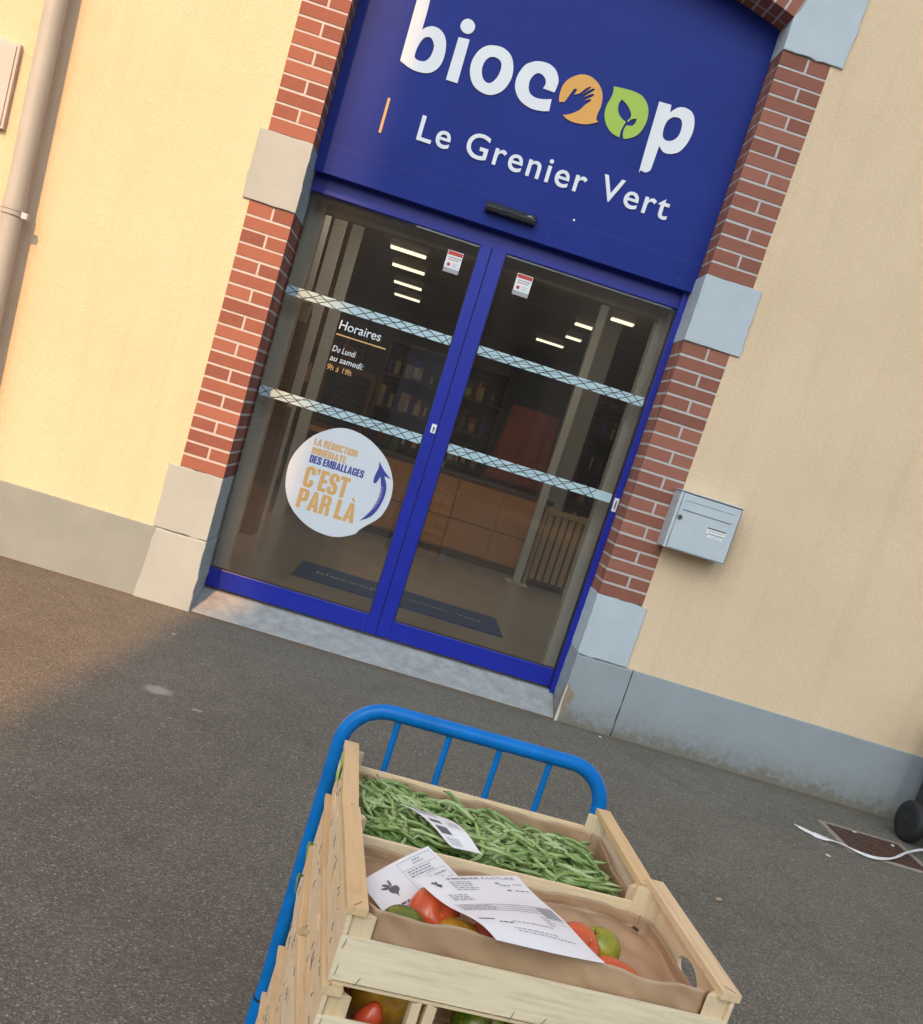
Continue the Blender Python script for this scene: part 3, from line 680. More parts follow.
for k in range(26):      # worn brush strokes in the arrow's tail
    t = k / 25; ang = -1.25 + 1.5 * t
    cx, cz = -0.42 + 0.19 * math.cos(ang), 0.885 + 0.19 * math.sin(ang) * 0.95
    if cz > 0.97 or cz < 0.74: continue
    b.box(cx - 0.012 - 0.006 * rr.random(), cx + 0.001, yt - 0.0004, yt - 0.0001, cz, cz + 0.0025, 'disc')
b.build('round_sticker', dl)
def notice(door, x0, x1, z0, z1):
    b = MB(); b.box(x0, x1, yg - 0.0005, yg, z0, z1, 'white'); y = yg - 0.0009; h = z1 - z0; w_ = x1 - x0
    b.box(x0 + 0.003, x1 - 0.003, y, y + 0.0003, z1 - h * 0.20, z1 - 0.003, 'red')
    b.box(x0, x1, y, y + 0.0003, z0, z0 + h * 0.2, 'midink')
    for r_, (f0, f1) in enumerate(((0.15, 0.85), (0.15, 0.8))):
        zz = z1 - h * (0.33 + 0.1 * r_); xx = x0 + w_ * f0
        while xx < x0 + w_ * f1:
            l = random.uniform(0.006, 0.014); b.box(xx, xx + l, y, y + 0.0003, zz, zz + h * 0.045, 'red' if r_ else 'greyink'); xx += l + 0.004
    b.prism([(x0 + w_ * 0.25 + 0.010 * math.cos(a), z0 + h * 0.36 + 0.010 * math.sin(a)) for a in np.linspace(0, 2 * PI, 13)[:-1]], 'y', y, y + 0.0003, 'red')
    for r_ in range(3): b.box(x0 + w_ * 0.5, x1 - w_ * (0.12 + 0.1 * (r_ % 2)), y, y + 0.0003, z0 + h * (0.28 + 0.07 * r_), z0 + h * (0.30 + 0.07 * r_), 'midink')
    return b.build('warning_notice', door)
notice(dl, -0.262, -0.176, 2.148, 2.263); notice(dr, 0.134, 0.223, 2.144, 2.259)

# ------------------------------------------------------------------ sign
sign = empty('shop_sign', 'dark blue sign panel filling the arch above the glass doors', 'sign', (0, YS, 2.42))
b = MB()
pol = [(-JX + 0.002, 2.42), (JX - 0.002, 2.42)] + [(x, arch_z(x) + 0.02) for x in np.linspace(JX - 0.002, -JX + 0.002, 21)]
b.prism(pol, 'y', YS, YS + 0.055, 'sign')
o = b.build('sign_panel', sign, 0.002); o.location = -Vector(sign.location)
b = MB(); b.box(-JX + 0.003, JX - 0.003, YS + 0.056, 0.36, 2.424, 2.445, 'dark'); o = b.build('sign_soffit', sign); o.location = -Vector(sign.location)
LG = {
    'b': [[(-0.7740, 3.3624), (-0.7740, 3.3624), (-0.7732, 3.0577), (-0.7732, 3.0577), (-0.7248, 3.0403), (-0.6762, 3.0338), (-0.6258, 3.0409), (-0.5915, 3.0624), (-0.5681, 3.1001), (-0.5627, 3.1504), (-0.5705, 3.2018), (-0.5901, 3.2387), (-0.6235, 3.2604), (-0.6592, 3.2632), (-0.6897, 3.2493), (-0.7084, 3.2307), (-0.7084, 3.2307), (-0.7091, 3.3615), (-0.7198, 3.3889), (-0.7471, 3.3952), (-0.7706, 3.3815)], [(-0.6791, 3.2034), (-0.6971, 3.1784), (-0.7078, 3.1374), (-0.7073, 3.0977), (-0.6866, 3.0869), (-0.6531, 3.0919), (-0.6320, 3.1180), (-0.6256, 3.1577), (-0.6325, 3.1878), (-0.6538, 3.2080)]],
    'i': [[(-0.5005, 3.3501), (-0.4728, 3.3471), (-0.4537, 3.3273), (-0.4577, 3.2993), (-0.4790, 3.2820), (-0.5068, 3.2851), (-0.5258, 3.3048), (-0.5218, 3.3328)], [(-0.5190, 3.2534), (-0.4615, 3.2595), (-0.4598, 3.0415), (-0.5216, 3.0407)]],
    'o': [[(-0.3352, 3.2699), (-0.2836, 3.2731), (-0.2349, 3.2495), (-0.2077, 3.2017), (-0.2009, 3.1441), (-0.2224, 3.0828), (-0.2686, 3.0433), (-0.3254, 3.0365), (-0.3795, 3.0589), (-0.4133, 3.1104), (-0.4198, 3.1680), (-0.4018, 3.2222), (-0.3714, 3.2554)], [(-0.3186, 3.2180), (-0.2812, 3.2112), (-0.2664, 3.1834), (-0.2698, 3.1389), (-0.2877, 3.1028), (-0.3128, 3.0895), (-0.3408, 3.1037), (-0.3578, 3.1386), (-0.3581, 3.1764), (-0.3436, 3.2047)]],
    'c': [[(-0.0883, 3.2682), (-0.0364, 3.2714), (0.0076, 3.2526), (0.0351, 3.2122), (0.0370, 3.1746), (0.0324, 3.1491), (0.0324, 3.1491), (-0.0296, 3.1506), (-0.0296, 3.1506), (-0.0232, 3.1777), (-0.0339, 3.1994), (-0.0586, 3.2135), (-0.0859, 3.2071), (-0.1046, 3.1741), (-0.1029, 3.1364), (-0.0868, 3.1087), (-0.0556, 3.0965), (-0.0154, 3.1003), (0.0297, 3.1143), (0.0297, 3.1143), (0.0349, 3.0556), (0.0349, 3.0556), (-0.0085, 3.0432), (-0.0668, 3.0404), (-0.1268, 3.0612), (-0.1661, 3.1058), (-0.1752, 3.1629), (-0.1560, 3.2232), (-0.1244, 3.2526)]],
    'orange': [[(0.0705, 3.1131), (0.0705, 3.1131), (0.0622, 3.1489), (0.0656, 3.1991), (0.0926, 3.2424), (0.1411, 3.2739), (0.1933, 3.2771), (0.2425, 3.2543), (0.2738, 3.2148), (0.2853, 3.1635), (0.2805, 3.1180), (0.2825, 3.0911), (0.2974, 3.0825), (0.2974, 3.0825), (0.2706, 3.0664), (0.2342, 3.0506), (0.1775, 3.0418), (0.1341, 3.0471), (0.1084, 3.0600), (0.1084, 3.0600), (0.1379, 3.0714), (0.1807, 3.1035), (0.2042, 3.1394), (0.2276, 3.1686), (0.2221, 3.1746), (0.1943, 3.1583), (0.1943, 3.1583), (0.2313, 3.1928), (0.2305, 3.2024), (0.2165, 3.1980), (0.1818, 3.1708), (0.1818, 3.1708), (0.2269, 3.2199), (0.2217, 3.2281), (0.2008, 3.2128), (0.1721, 3.1820), (0.1721, 3.1820), (0.2060, 3.2254), (0.1997, 3.2300), (0.1795, 3.2128), (0.1593, 3.1846), (0.1345, 3.1703), (0.1345, 3.1703), (0.1407, 3.1941), (0.1327, 3.2004), (0.1221, 3.1894), (0.1099, 3.1550), (0.0974, 3.1215), (0.0974, 3.1215)]],
    'green': [[(0.3182, 3.2691), (0.3182, 3.2691), (0.3606, 3.2736), (0.4191, 3.2765), (0.4690, 3.2702), (0.5080, 3.2439), (0.5311, 3.2016), (0.5356, 3.1478), (0.5188, 3.0927), (0.4879, 3.0609), (0.4499, 3.0424), (0.4499, 3.0424), (0.4400, 3.0571), (0.4361, 3.0892), (0.4432, 3.1102), (0.4432, 3.1102), (0.4688, 3.1159), (0.4815, 3.1310), (0.4844, 3.1573), (0.4844, 3.1573), (0.4584, 3.1459), (0.4456, 3.1275), (0.4456, 3.1275), (0.4407, 3.1348), (0.4503, 3.1522), (0.4438, 3.1744), (0.4145, 3.2038), (0.3783, 3.2222), (0.3783, 3.2222), (0.3697, 3.1953), (0.3795, 3.1599), (0.4060, 3.1351), (0.4334, 3.1248), (0.4334, 3.1248), (0.4288, 3.1035), (0.4234, 3.0741), (0.4258, 3.0427), (0.4258, 3.0427), (0.3836, 3.0506), (0.3445, 3.0772), (0.3184, 3.1188), (0.3117, 3.1663), (0.3218, 3.2134), (0.3241, 3.2414)]],
    'p': [[(0.5680, 3.2703), (0.5680, 3.2703), (0.5786, 2.9384), (0.5871, 2.9242), (0.6146, 2.9215), (0.6332, 2.9374), (0.6363, 2.9563), (0.6385, 3.0666), (0.6385, 3.0666), (0.6680, 3.0445), (0.7041, 3.0446), (0.7447, 3.0662), (0.7713, 3.1101), (0.7841, 3.1753), (0.7753, 3.2335), (0.7502, 3.2699), (0.7100, 3.2816), (0.6766, 3.2745), (0.6535, 3.2552), (0.6390, 3.2352), (0.6390, 3.2352), (0.6329, 3.2729), (0.6329, 3.2729)], [(0.6709, 3.2231), (0.7008, 3.2236), (0.7190, 3.1994), (0.7209, 3.1501), (0.7027, 3.1166), (0.6719, 3.1015), (0.6450, 3.1098), (0.6344, 3.1398), (0.6350, 3.1788), (0.6467, 3.2067)]],
}
def logo(name, loops, m, corners=True):
    b = MB(); decal(b, fill2d([catmull(l, 5) for l in loops], 0.006), YS - 0.0062, m)
    o = b.build(name, sign); o.location = -Vector(sign.location); return o
logo('white_letter', LG['b'], 'white'); 
b = MB(); decal(b, fill2d([catmull(LG['i'][0], 6)], 0.006), YS - 0.0062, 'white'); decal(b, fill2d([LG['i'][1]], 0.006), YS - 0.0062, 'white')
o = b.build('white_letter', sign); o.location = -Vector(sign.location)
for k in 'ocp': logo('white_letter', LG[k], 'white')
logo('hand_emblem', LG['orange'], 'orange'); logo('leaf_emblem', LG['green'], 'lime')
for wd, xa, xb in (('Le', -0.585, -0.410), ('Grenier', -0.325, 0.335), ('Vert', 0.412, 0.795)):
    b = MB(); decal(b, text_box(wd, xa, xb, 2.718 + 0.008 * (xa + 0.58), 0.125, 0.006, 0.009, 0, 1.14), YS - 0.0062, 'white')
    o = b.build('sign_lettering', sign); o.location = -Vector(sign.location)
b = MB(); b.box(-0.782, -0.768, YS - 0.005, YS - 0.0002, 2.694, 2.87, 'amber'); o = b.build('orange_bar', sign); o.location = -Vector(sign.location)

b = MB()
for z_ in (2.565,): b.box(-JX + 0.004, JX - 0.004, YS - 0.0006, YS - 0.0001, z_, z_ + 0.0022, 'joint')
o = b.build('panel_joint', sign); o.location = -Vector(sign.location)
for x_, z_ in ((-0.96, 2.47), (0.96, 2.47), (0.22, 2.47), (-0.96, 3.3), (0.96, 3.3), (0.33, 2.585)):
    b = MB(); b.lathe([(0.006, YS - 0.002), (0.005, YS - 0.0002)], 'joint' if x_ != 0.33 else 'white', (x_, 0, z_), 'y', 10); o = b.build('screw', sign); o.location = -Vector(sign.location)

# ------------------------------------------------------------------ motion sensor
ms = empty('motion_sensor', 'black bar-shaped motion sensor stuck on the blue sign over the doors', 'sensor', (0, YS, 2.512))
b = MB(); b.prism([(0, -0.028), (-0.045, -0.022), (-0.05, 0.0), (-0.03, 0.027), (0, 0.028)], 'x', -0.137, 0.137, 'plastic'); o = b.build('sensor_housing', ms, 0.004); o.location = (0, -0.0005, 0)
b = MB(); b.prism([(-0.0465, -0.021), (-0.0515, 0.0), (-0.0505, 0.0), (-0.0455, -0.021)], 'x', -0.05, 0.05, 'gasket'); b.box(0.085, 0.118, -0.0445, -0.0425, 0.009, 0.0125, 'midink'); b.box(0.097, 0.105, -0.043, -0.041, 0.0126, 0.018, 'midink'); b.build('sensor_lens', ms)

# ------------------------------------------------------------------ letter box
mb_ = empty('letter_box', 'pale grey steel letter box fixed beside the right brick pier', 'letter box', (1.44, 0, 1.10))
b = MB(); b.box(-0.17, 0.17, -0.145, -0.003, 0, 0.305, 'steel'); b.box(-0.176, 0.176, -0.152, -0.002, 0.3055, 0.312, 'steel'); b.build('box_body', mb_, 0.004)
b = MB(); b.box(-0.152, 0.168, -0.1515, -0.1465, 0.006, 0.299, 'steel'); dd = b.build('front_door', mb_, 0.0025)
b = MB(); b.box(-0.154, -0.1535, -0.149, -0.1452, 0.004, 0.301, 'dark'); b.box(-0.154, 0.17, -0.149, -0.1452, 0.2995, 0.302, 'dark'); b.box(0.1685, 0.1705, -0.149, -0.1452, 0.004, 0.301, 'dark'); b.build('shadow_gap', mb_)
b = MB(); b.box(-0.135, 0.135, -0.155, -0.1518, 0.215, 0.262, 'steel'); b.box(-0.137, 0.137, -0.1528, -0.1517, 0.2118, 0.2146, 'dark'); b.box(-0.137, 0.137, -0.1528, -0.1517, 0.2624, 0.2645, 'dark'); b.build('flap', dd, 0.0015)
b = MB(); b.lathe([(0.013, -0.158), (0.013, -0.1518)], 'screw', (-0.137, 0, 0.172), 'y', 20); b.box(-0.139, -0.135, -0.1588, -0.1581, 0.164, 0.18, 'dark'); b.build('lock', dd, 0.001)
b = MB(); b.box(0.022, 0.125, -0.1545, -0.1518, 0.132, 0.165, 'white'); b.box(0.022, 0.125, -0.1552, -0.1547, 0.1585, 0.1645, 'dark')
for k in range(9): b.box(0.032 + k * 0.0095, 0.038 + k * 0.0095, -0.1551, -0.1547, 0.146, 0.1495, 'greyink')
b.box(0.034, 0.12, -0.1551, -0.1547, 0.1325, 0.1345, 'dark'); b.box(0.035, 0.12, -0.1532, -0.1518, 0.112, 0.1285, 'white')
for k in range(6): b.box(0.055 + k * 0.0085, 0.060 + k * 0.0085, -0.1537, -0.1533, 0.118, 0.122, 'midink')
b.build('name_plate', dd)

# ------------------------------------------------------------------ rainwater pipe and cover plate
dp = empty('drainpipe', 'beige rainwater pipe running up the sunlit yellow wall', 'drainpipe', (-2.385, 0, 0))
b = MB(); b.tube([(0.03, -0.098, 0.0), (0.0, -0.098, 1.735)], 0.0515, 'pipe', 28); b.tube([(0.0, -0.098, 1.735), (0.0, -0.098, 1.80)], 0.0565, 'pipe', 28); b.tube([(0.0, -0.098, 1.80), (-0.075, -0.098, 6.4)], 0.0515, 'pipe', 28); b.build('pipe', dp)
b = MB(); b.tube([(0, -0.098, 1.712), (0, -0.098, 1.732)], 0.0575, 'pipe', 28); b.box(0.05, 0.082, -0.12, -0.095, 1.708, 1.738, 'steel'); b.box(-0.012, 0.012, -0.05, 0.01, 1.714, 1.730, 'pipe'); b.build('pipe_clamp', dp, 0.002)
eb = empty('meter_box', 'grey-beige meter box cover on the wall left of the drainpipe', 'meter box', (-2.72, 0, 2.1))
b = MB(); b.box(-0.17, 0.172, -0.03, -0.001, 0.0, 0.41, 'boxgrey'); b.build('box_frame', eb, 0.004)
b = MB(); b.box(-0.155, 0.157, -0.037, -0.0305, 0.015, 0.395, 'boxgrey'); b.build('box_lid', eb, 0.003)

# ------------------------------------------------------------------ inside the shop
b = MB(); b.add([(-9, 0.42, SILLZ - 0.008), (9, 0.42, SILLZ - 0.008), (9, 16, SILLZ - 0.008), (-9, 16, SILLZ - 0.008)], [(0, 1, 2, 3)], 'floor'); tag(b.build('shop_floor'), kind='structure')
b = MB(); b.box(-9.1, -8.9, 0.5, 16, 0, 3.2, 'iwall'); b.box(8.9, 9.1, 0.5, 16, 0, 3.2, 'iwall'); b.box(-9, 9, 12.4, 12.5, 0, 3.06, 'iwall')
tag(b.build('interior_wall'), kind='structure')
b = MB(); b.box(-9, 9, 0.45, 16, 3.06, 3.2, 'ceil')
for k in range(118): b.box(-9, 9, 0.6 + k * 0.1, 0.655 + k * 0.1, 3.03, 3.0598, 'ceil')
tag(b.build('ceiling'), kind='structure')
b = MB(); b.box(-9, -JX - 0.02, 0.40, 0.46, 0.05, 3.06, 'iwall'); b.box(JX + 0.02, 9, 0.40, 0.46, 0.05, 3.06, 'iwall'); b.box(-JX - 0.02, JX + 0.02, 0.40, 0.5, 2.36, 3.06, 'iwall'); b.build('inner_lining', shop)
for sd in (-1, 1):
    a, c = sorted((sd * 0.978, sd * 1.075)); b = MB(); b.box(a, c, 0.462, 0.56, SILLZ - 0.006, 2.5, 'ijamb'); b.box(a - 0.004, c + 0.004, 0.458, 0.565, SILLZ - 0.006, SILLZ + 0.09, 'ijamb'); b.build('inner_jamb', shop, 0.003)
b = MB(); b.box(-0.975, 0.975, 0.47, 0.56, 2.28, 2.5, 'iwall'); b.build('inner_lintel', shop)
# strip lights under the ceiling
for side, rows in ((-1, ((5.58, -0.965, -0.567), (6.8, -0.98, -0.58), (8.3, -1.0, -0.613), (9.68, -1.03, -0.64))), (1, ((5.63, 1.46, 1.72), (6.85, 1.25, 1.53), (8.3, 1.35, 1.57), (9.65, 1.10, 1.52)))):
    for r_, (y, xa, xb) in enumerate(rows):
        nm = ['nearest', 'second nearest', 'third nearest', 'farthest'][r_]
        t = empty('strip_light', '%s lit ceiling strip seen through the %s door leaf' % (nm, 'left' if side < 0 else 'right'), 'strip light', ((xa + xb) / 2, y, 2.95), 0, 'strip lights under the shop ceiling')
        b = MB(); h = (xb - xa) / 2; b.box(-h, h, -0.05, 0.05, 0.02, 0.08, 'lampbody'); b.build('lamp_body', t)
        b = MB(); b.box(-h + 0.01, h - 0.01, -0.055, 0.055, 0.0, 0.0195, 'tube'); b.build('lamp_tube', t)
for k, (x, y) in enumerate(((-3.2, 3.0), (3.2, 3.0), (-3.2, 6.0), (-0.9, 2.6), (0.9, 2.6), (-0.4, 3.5), (0.8, 3.5))):  # hidden fill lamps, added to brighten the shop interior
    t = empty('strip_light', 'added fill lamp out of view under the ceiling, brightening the shop', 'strip light', (x, y, 2.95), 0, 'added fill lamps hidden from the street')
    b = MB(); b.box(-0.3, 0.3, -0.05, 0.05, 0.02, 0.08, 'lampbody'); b.build('lamp_body', t)
    b = MB(); b.box(-0.29, 0.29, -0.055, 0.055, 0.0, 0.0195, 'fill_tube'); b.build('lamp_tube', t)
# counter
ct = empty('wooden_counter', 'long wooden shop counter standing inside behind the glass doors', 'counter', (0.45, 5.15, SILLZ - 0.008))
b = MB(); b.box(-1.0, 0.95, 0.0, 0.55, 0.08, 0.83, 'cwood'); b.box(-0.97, 0.92, 0.04, 0.5, 0.0, 0.08, 'dwood'); b.build('counter_base', ct)
b = MB(); b.box(-1.03, 0.98, -0.04, 0.6, 0.8305, 0.865, 'ltop'); b.build('counter_top', ct, 0.004)
for k in range(4):
    b = MB(); b.box(-0.985 + k * 0.485, -0.515 + k * 0.485, -0.018, -0.001, 0.10, 0.815, 'cwood'); b.box(-0.985 + k * 0.485, -0.515 + k * 0.485, -0.0195, -0.0182, 0.40, 0.408, 'dark'); b.build('front_panel', ct, 0.003)
# door mat with woven pale lettering
mt = empty('door_mat', 'dark blue entrance mat with pale lettering on the shop floor', 'mat', (0.075, 1.80, SILLZ - 0.008))
b = MB(); b.box(-0.76, 0.76, -0.36, 0.34, 0.0005, 0.009, 'mat'); b.build('mat_body', mt, 0.003)
b = MB()
vs, fs = text_box('biocoop', -0.62, -0.16, -0.05, 0.10, 0.001, 0.004); b.add([(x, y, 0.0094 + z) for x, y, z in vs], fs, 'midink')
b.build('mat_lettering', mt)
for wd, xa, xb in (('Le', -0.05, 0.03), ('Grenier', 0.075, 0.38), ('Vert', 0.425, 0.62)):
    b = MB(); vs, fs = text_box(wd, xa, xb, -0.04, 0.07, 0.001, 0.002); b.add([(x, y, 0.0094 + z) for x, y, z in vs], fs, 'midink'); b.build('mat_lettering', mt)
# white post
po = empty('white_post', 'slim white post from floor to ceiling in front of the counter', 'post', (1.245, 4.72, SILLZ - 0.008))
b = MB(); b.box(-0.04, 0.04, -0.04, 0.04, 0.012, 2.93, 'wpost'); b.build('post_shaft', po, 0.004)
b = MB(); b.box(-0.11, 0.11, -0.11, 0.11, 0.0, 0.0115, 'wpost'); b.build('foot_plate', po)
# slatted wooden bin
sb_ = empty('slatted_bin', 'slatted pale wood produce bin standing to the right of the counter', 'bin', (1.53, 4.75, SILLZ - 0.008))
b = MB()
for k in range(5): b.box(-0.17 + k * 0.075, -0.115 + k * 0.075, 0.004, 0.016, 0.08, 0.76, 'cardb')
b.build('slat_front', sb_)
b = MB(); b.box(-0.22, -0.18, 0.0, 0.4, 0.0, 0.82, 'cardb'); b.box(0.21, 0.25, 0.0, 0.4, 0.0, 0.82, 'cardb'); b.box(-0.179, 0.209, -0.004, 0.003, 0.76, 0.82, 'cardb'); b.box(-0.179, 0.209, 0.38, 0.4, 0.06, 0.8, 'dwood'); b.box(-0.179, 0.209, 0.02, 0.38, 0.05, 0.07, 'dwood'); b.build('bin_frame', sb_, 0.004)
# grey pillar and maroon chair-like drape behind the counter
b = MB(); b.box(1.42, 1.70, 6.2, 6.5, SILLZ - 0.008, 3.03, 'wpost'); tag(b.build('grey_pillar', None, 0.01), 'broad grey pillar rising behind the right end of the counter', 'pillar')
b = MB()
def drape(u, v):
    a = PI * u; return (1.05 + 0.36 * -math.cos(a) * (1 - 0.25 * v), 5.95 - 0.14 * math.sin(a) + 0.015 * math.sin(9 * a), SILLZ + 0.9 + 0.82 * v)
b.grid(drape, 24, 8, 'maroon'); b.box(0.78, 1.32, 5.96, 5.98, SILLZ, SILLZ + 1.72, 'maroon')
tag(b.build('maroon_drape'), 'maroon hooded display cover behind the counter seen through the right leaf', 'display')
# shelves of groceries at the back wall
for si, (x0, x1, lab) in enumerate(((-2.9, -1.0, 'dark shelf unit of jars at the left of the back wall'), (-0.75, 0.75, 'dark shelf unit of jars behind the middle of the counter'), (1.9, 3.4, 'dark shelf unit of jars to the right of the grey pillar'))):
    sh = empty('shelf_unit', lab, 'shelf', ((x0 + x1) / 2, 7.05, SILLZ - 0.008), 0, 'shelf units along the back wall')
    h = (x1 - x0) / 2
    b = MB(); b.box(-h, -h + 0.04, -0.2, 0.2, 0, 2.1, 'dwood'); b.box(h - 0.04, h, -0.2, 0.2, 0, 2.1, 'dwood'); b.box(-h, h, 0.2, 0.22, 0, 2.1, 'dwood'); b.build('shelf_frame', sh)
    for k in range(6):
        b = MB(); b.box(-h + 0.041, h - 0.041, -0.2, 0.199, 0.1 + k * 0.39, 0.13 + k * 0.39, 'dwood'); b.build('shelf_board', sh)
    b = MB(); rr = random.Random(si)
    for k in range(5):
        x = -h + 0.08
        while x < h - 0.1:
            r_ = rr.uniform(0.03, 0.05); hh = rr.uniform(0.12, 0.27)
            mt_ = rr.choice(['bottle', 'cardb', 'cwood', 'maroon', 'leafd', 'navy', 'amber', 'bottle'])
            if rr.random() < 0.55:
                wd = rr.uniform(0.03, 0.09); b.box(x - r_, x - r_ + wd, -0.17, -0.02, 0.131 + k * 0.39, 0.131 + k * 0.39 + hh, mt_)
                b.box(x - r_ + 0.006, x - r_ + wd - 0.006, -0.1712, -0.1702, 0.15 + k * 0.39, 0.14 + k * 0.39 + hh * 0.6, rr.choice(['cardb', 'wpost', 'amber', 'lime'])); x += max(0, wd - 2 * r_)
            else: b.lathe([(r_, 0), (r_, hh * 0.6), (r_ * 0.8, hh * 0.72), (r_ * 0.4, hh * 0.82), (r_ * 0.4, hh)], mt_, (x, -0.12, 0.131 + k * 0.39), 'z', 12)
            x += r_ * 2 + rr.uniform(0.005, 0.05)
    o = b.build('jar_row', sh); tag(o, kind='stuff')
# white uprights and dark bulk dispensers at the left
for k, (x, y) in enumerate(((-1.33, 3.0), (-1.28, 3.7), (-1.20, 4.4))):
    b = MB(); b.box(x - 0.055, x + 0.055, y - 0.02, y + 0.02, SILLZ - 0.008, 3.02, 'wpost'); tag(b.build('white_upright', None, 0.003), '%s white upright panel inside the left leaf' % ['nearest', 'middle', 'farthest'][k], 'panel', 'white uprights at the left of the shop')
ds = empty('bulk_dispenser', 'dark bulk food dispenser cabinet inside at the left of the doors', 'dispenser', (-1.42, 2.75, SILLZ - 0.008))
b = MB(); b.box(-0.3, 0.26, -0.15, 0.15, 0.0, 1.05, 'dwood'); b.build('cabinet_base', ds, 0.005)
b = MB(); b.prism([(-0.14, 1.052), (0.13, 1.052), (0.13, 1.78), (0.02, 1.86), (-0.14, 1.70)], 'x', -0.28, 0.22, 'bottle'); b.build('hopper', ds, 0.005)
tb = empty('display_table', 'brown wooden display table with dark board beside the bulk dispenser', 'table', (-0.95, 4.9, SILLZ - 0.008))
b = MB(); b.box(-0.30, 0.30, -0.25, 0.25, 0.86, 0.9, 'cwood'); b.build('table_top', tb)
for sx in (-1, 1):
    for sy in (-1, 1): b = MB(); b.box(sx * 0.27 - 0.025, sx * 0.27 + 0.025, sy * 0.22 - 0.025, sy * 0.22 + 0.025, 0, 0.8598, 'cwood'); b.build('leg', tb)
b = MB(); b.box(-0.26, 0.26, 0.1, 0.13, 0.905, 1.55, 'dwood'); b.box(-0.22, 0.22, 0.094, 0.0998, 0.95, 1.50, 'plastic'); b.build('slate_board', tb)
b = MB(); b.box(-0.22, 0.02, -0.12, 0.06, 0.866, 0.94, 'cardb')
o = b.build('card_tray'); o.location = (0.2, 5.3, SILLZ - 0.008); tag(o, 'small tan card tray lying on the wooden counter', 'tray')
b = MB(); b.lathe([(0.05, 0.866), (0.055, 0.95), (0.03, 1.04), (0.012, 1.06)], 'leafd', (0, 0, 0), 'z', 12); o = b.build('green_bottle'); o.location = (-0.33, 5.28, SILLZ - 0.008); tag(o, 'dark green bottle on the left end of the counter', 'bottle')

# ------------------------------------------------------------------ ground details at the right
dc = empty('drain_cover', 'rust-brown iron drain cover set in the asphalt at the right', 'drain cover', (2.665, -0.68, 0))
b = MB(); b.box(-0.205, 0.195, -0.18, 0.165, -0.02, 0.005, 'rust')
for i in range(9):
    for j in range(7): b.box(-0.19 + i * 0.043, -0.165 + i * 0.043, -0.165 + j * 0.047, -0.14 + j * 0.047, 0.0052, 0.0085, 'rust')
b.build('iron_plate', dc, 0.001)
b = MB(); b.box(-0.24, -0.208, -0.21, 0.195, -0.02, 0.0045, 'rim'); b.box(0.198, 0.23, -0.21, 0.195, -0.02, 0.0045, 'rim'); b.box(-0.2075, 0.1975, 0.167, 0.195, -0.02, 0.0045, 'rim'); b.box(-0.2075, 0.1975, -0.21, -0.182, -0.02, 0.0045, 'rim'); b.build('cover_rim', dc, 0.002)
sp_ = [(2.195, -0.745, 0.010), (2.25, -0.79, 0.006), (2.315, -0.824, 0.006), (2.37, -0.848, 0.014), (2.418, -0.862, 0.012), (2.47, -0.90, 0.010), (2.53, -0.925, 0.012), (2.62, -0.88, 0.012), (2.70, -0.818, 0.016), (2.82, -0.70, 0.026), (2.97, -0.585, 0.03), (3.15, -0.50, 0.02), (3.3, -0.46, 0.012)]
pts = []
for i in range(len(sp_) - 1):
    for k in range(4):
        p0, p1, p2, p3 = [np.array(sp_[max(0, min(len(sp_) - 1, i + q))]) for q in (-1, 0, 1, 2)]; t = k / 4
        pts.append(0.5 * (2 * p1 + (p2 - p0) * t + (2 * p0 - 5 * p1 + 4 * p2 - p3) * t * t + (3 * p1 - p0 - 3 * p2 + p3) * t ** 3))
vs = []; nn = len(pts)
for i, p in enumerate(pts):
    t = pts[min(i + 1, nn - 1)] - pts[max(i - 1, 0)]; t[2] = 0; t /= np.linalg.norm(t); n_ = np.array([-t[1], t[0], 0])
    tw_ = 0.5 * math.sin(i * 0.33) + 0.35; hw = 0.0075 * (1.6 if 5 < i < 10 else 1.0) * (0.35 if i < 2 else 1)
    off = n_ * math.cos(tw_) * hw + np.array([0, 0, math.sin(abs(tw_)) * hw])
    vs += [tuple(p - off + np.array([0, 0, 0.006])), tuple(p + off + np.array([0, 0, 0.006]))]
b = MB(); b.add(vs, [(2 * i, 2 * i + 1, 2 * i + 3, 2 * i + 2) for i in range(nn - 1)], 'strap', True)
o = b.build('plastic_strap'); tag(o, 'white plastic strap trailing on the asphalt across the drain cover', 'strap'); md = o.modifiers.new('t', 'SOLIDIFY'); md.thickness = 0.0012
for i, (x, y, r_, lab) in enumerate(((2.60, -0.555, 0.009, 'white pebble on the upper edge of the rusty drain cover'), (2.79, -0.60, 0.011, 'white pebble at the right of the rusty drain cover near the wheel'), (2.245, -1.06, 0.010, 'pale chip on bare asphalt below the white strap'), (1.42, -1.99, 0.012, 'tan leaf-like chip on asphalt right of the wooden crates'), (1.30, -0.11, 0.008, 'tiny white chip at the foot of the right base block'))):
    b = MB(); b.lathe([(0.001, 0), (r_ * 0.8, r_ * 0.15), (r_, r_ * 0.5), (r_ * 0.6, r_ * 0.85), (0.001, r_ * 0.9)], 'litter' if i != 3 else 'cardb', (0, 0, 0), 'z', 9); o = b.build('pebble'); o.location = (x, y, 0.0005 if i > 1 else 0.0088); o.scale = (1.5, 0.9, 0.9); o.rotation_euler = (0, 0, i * 1.3); tag(o, lab, 'pebble')

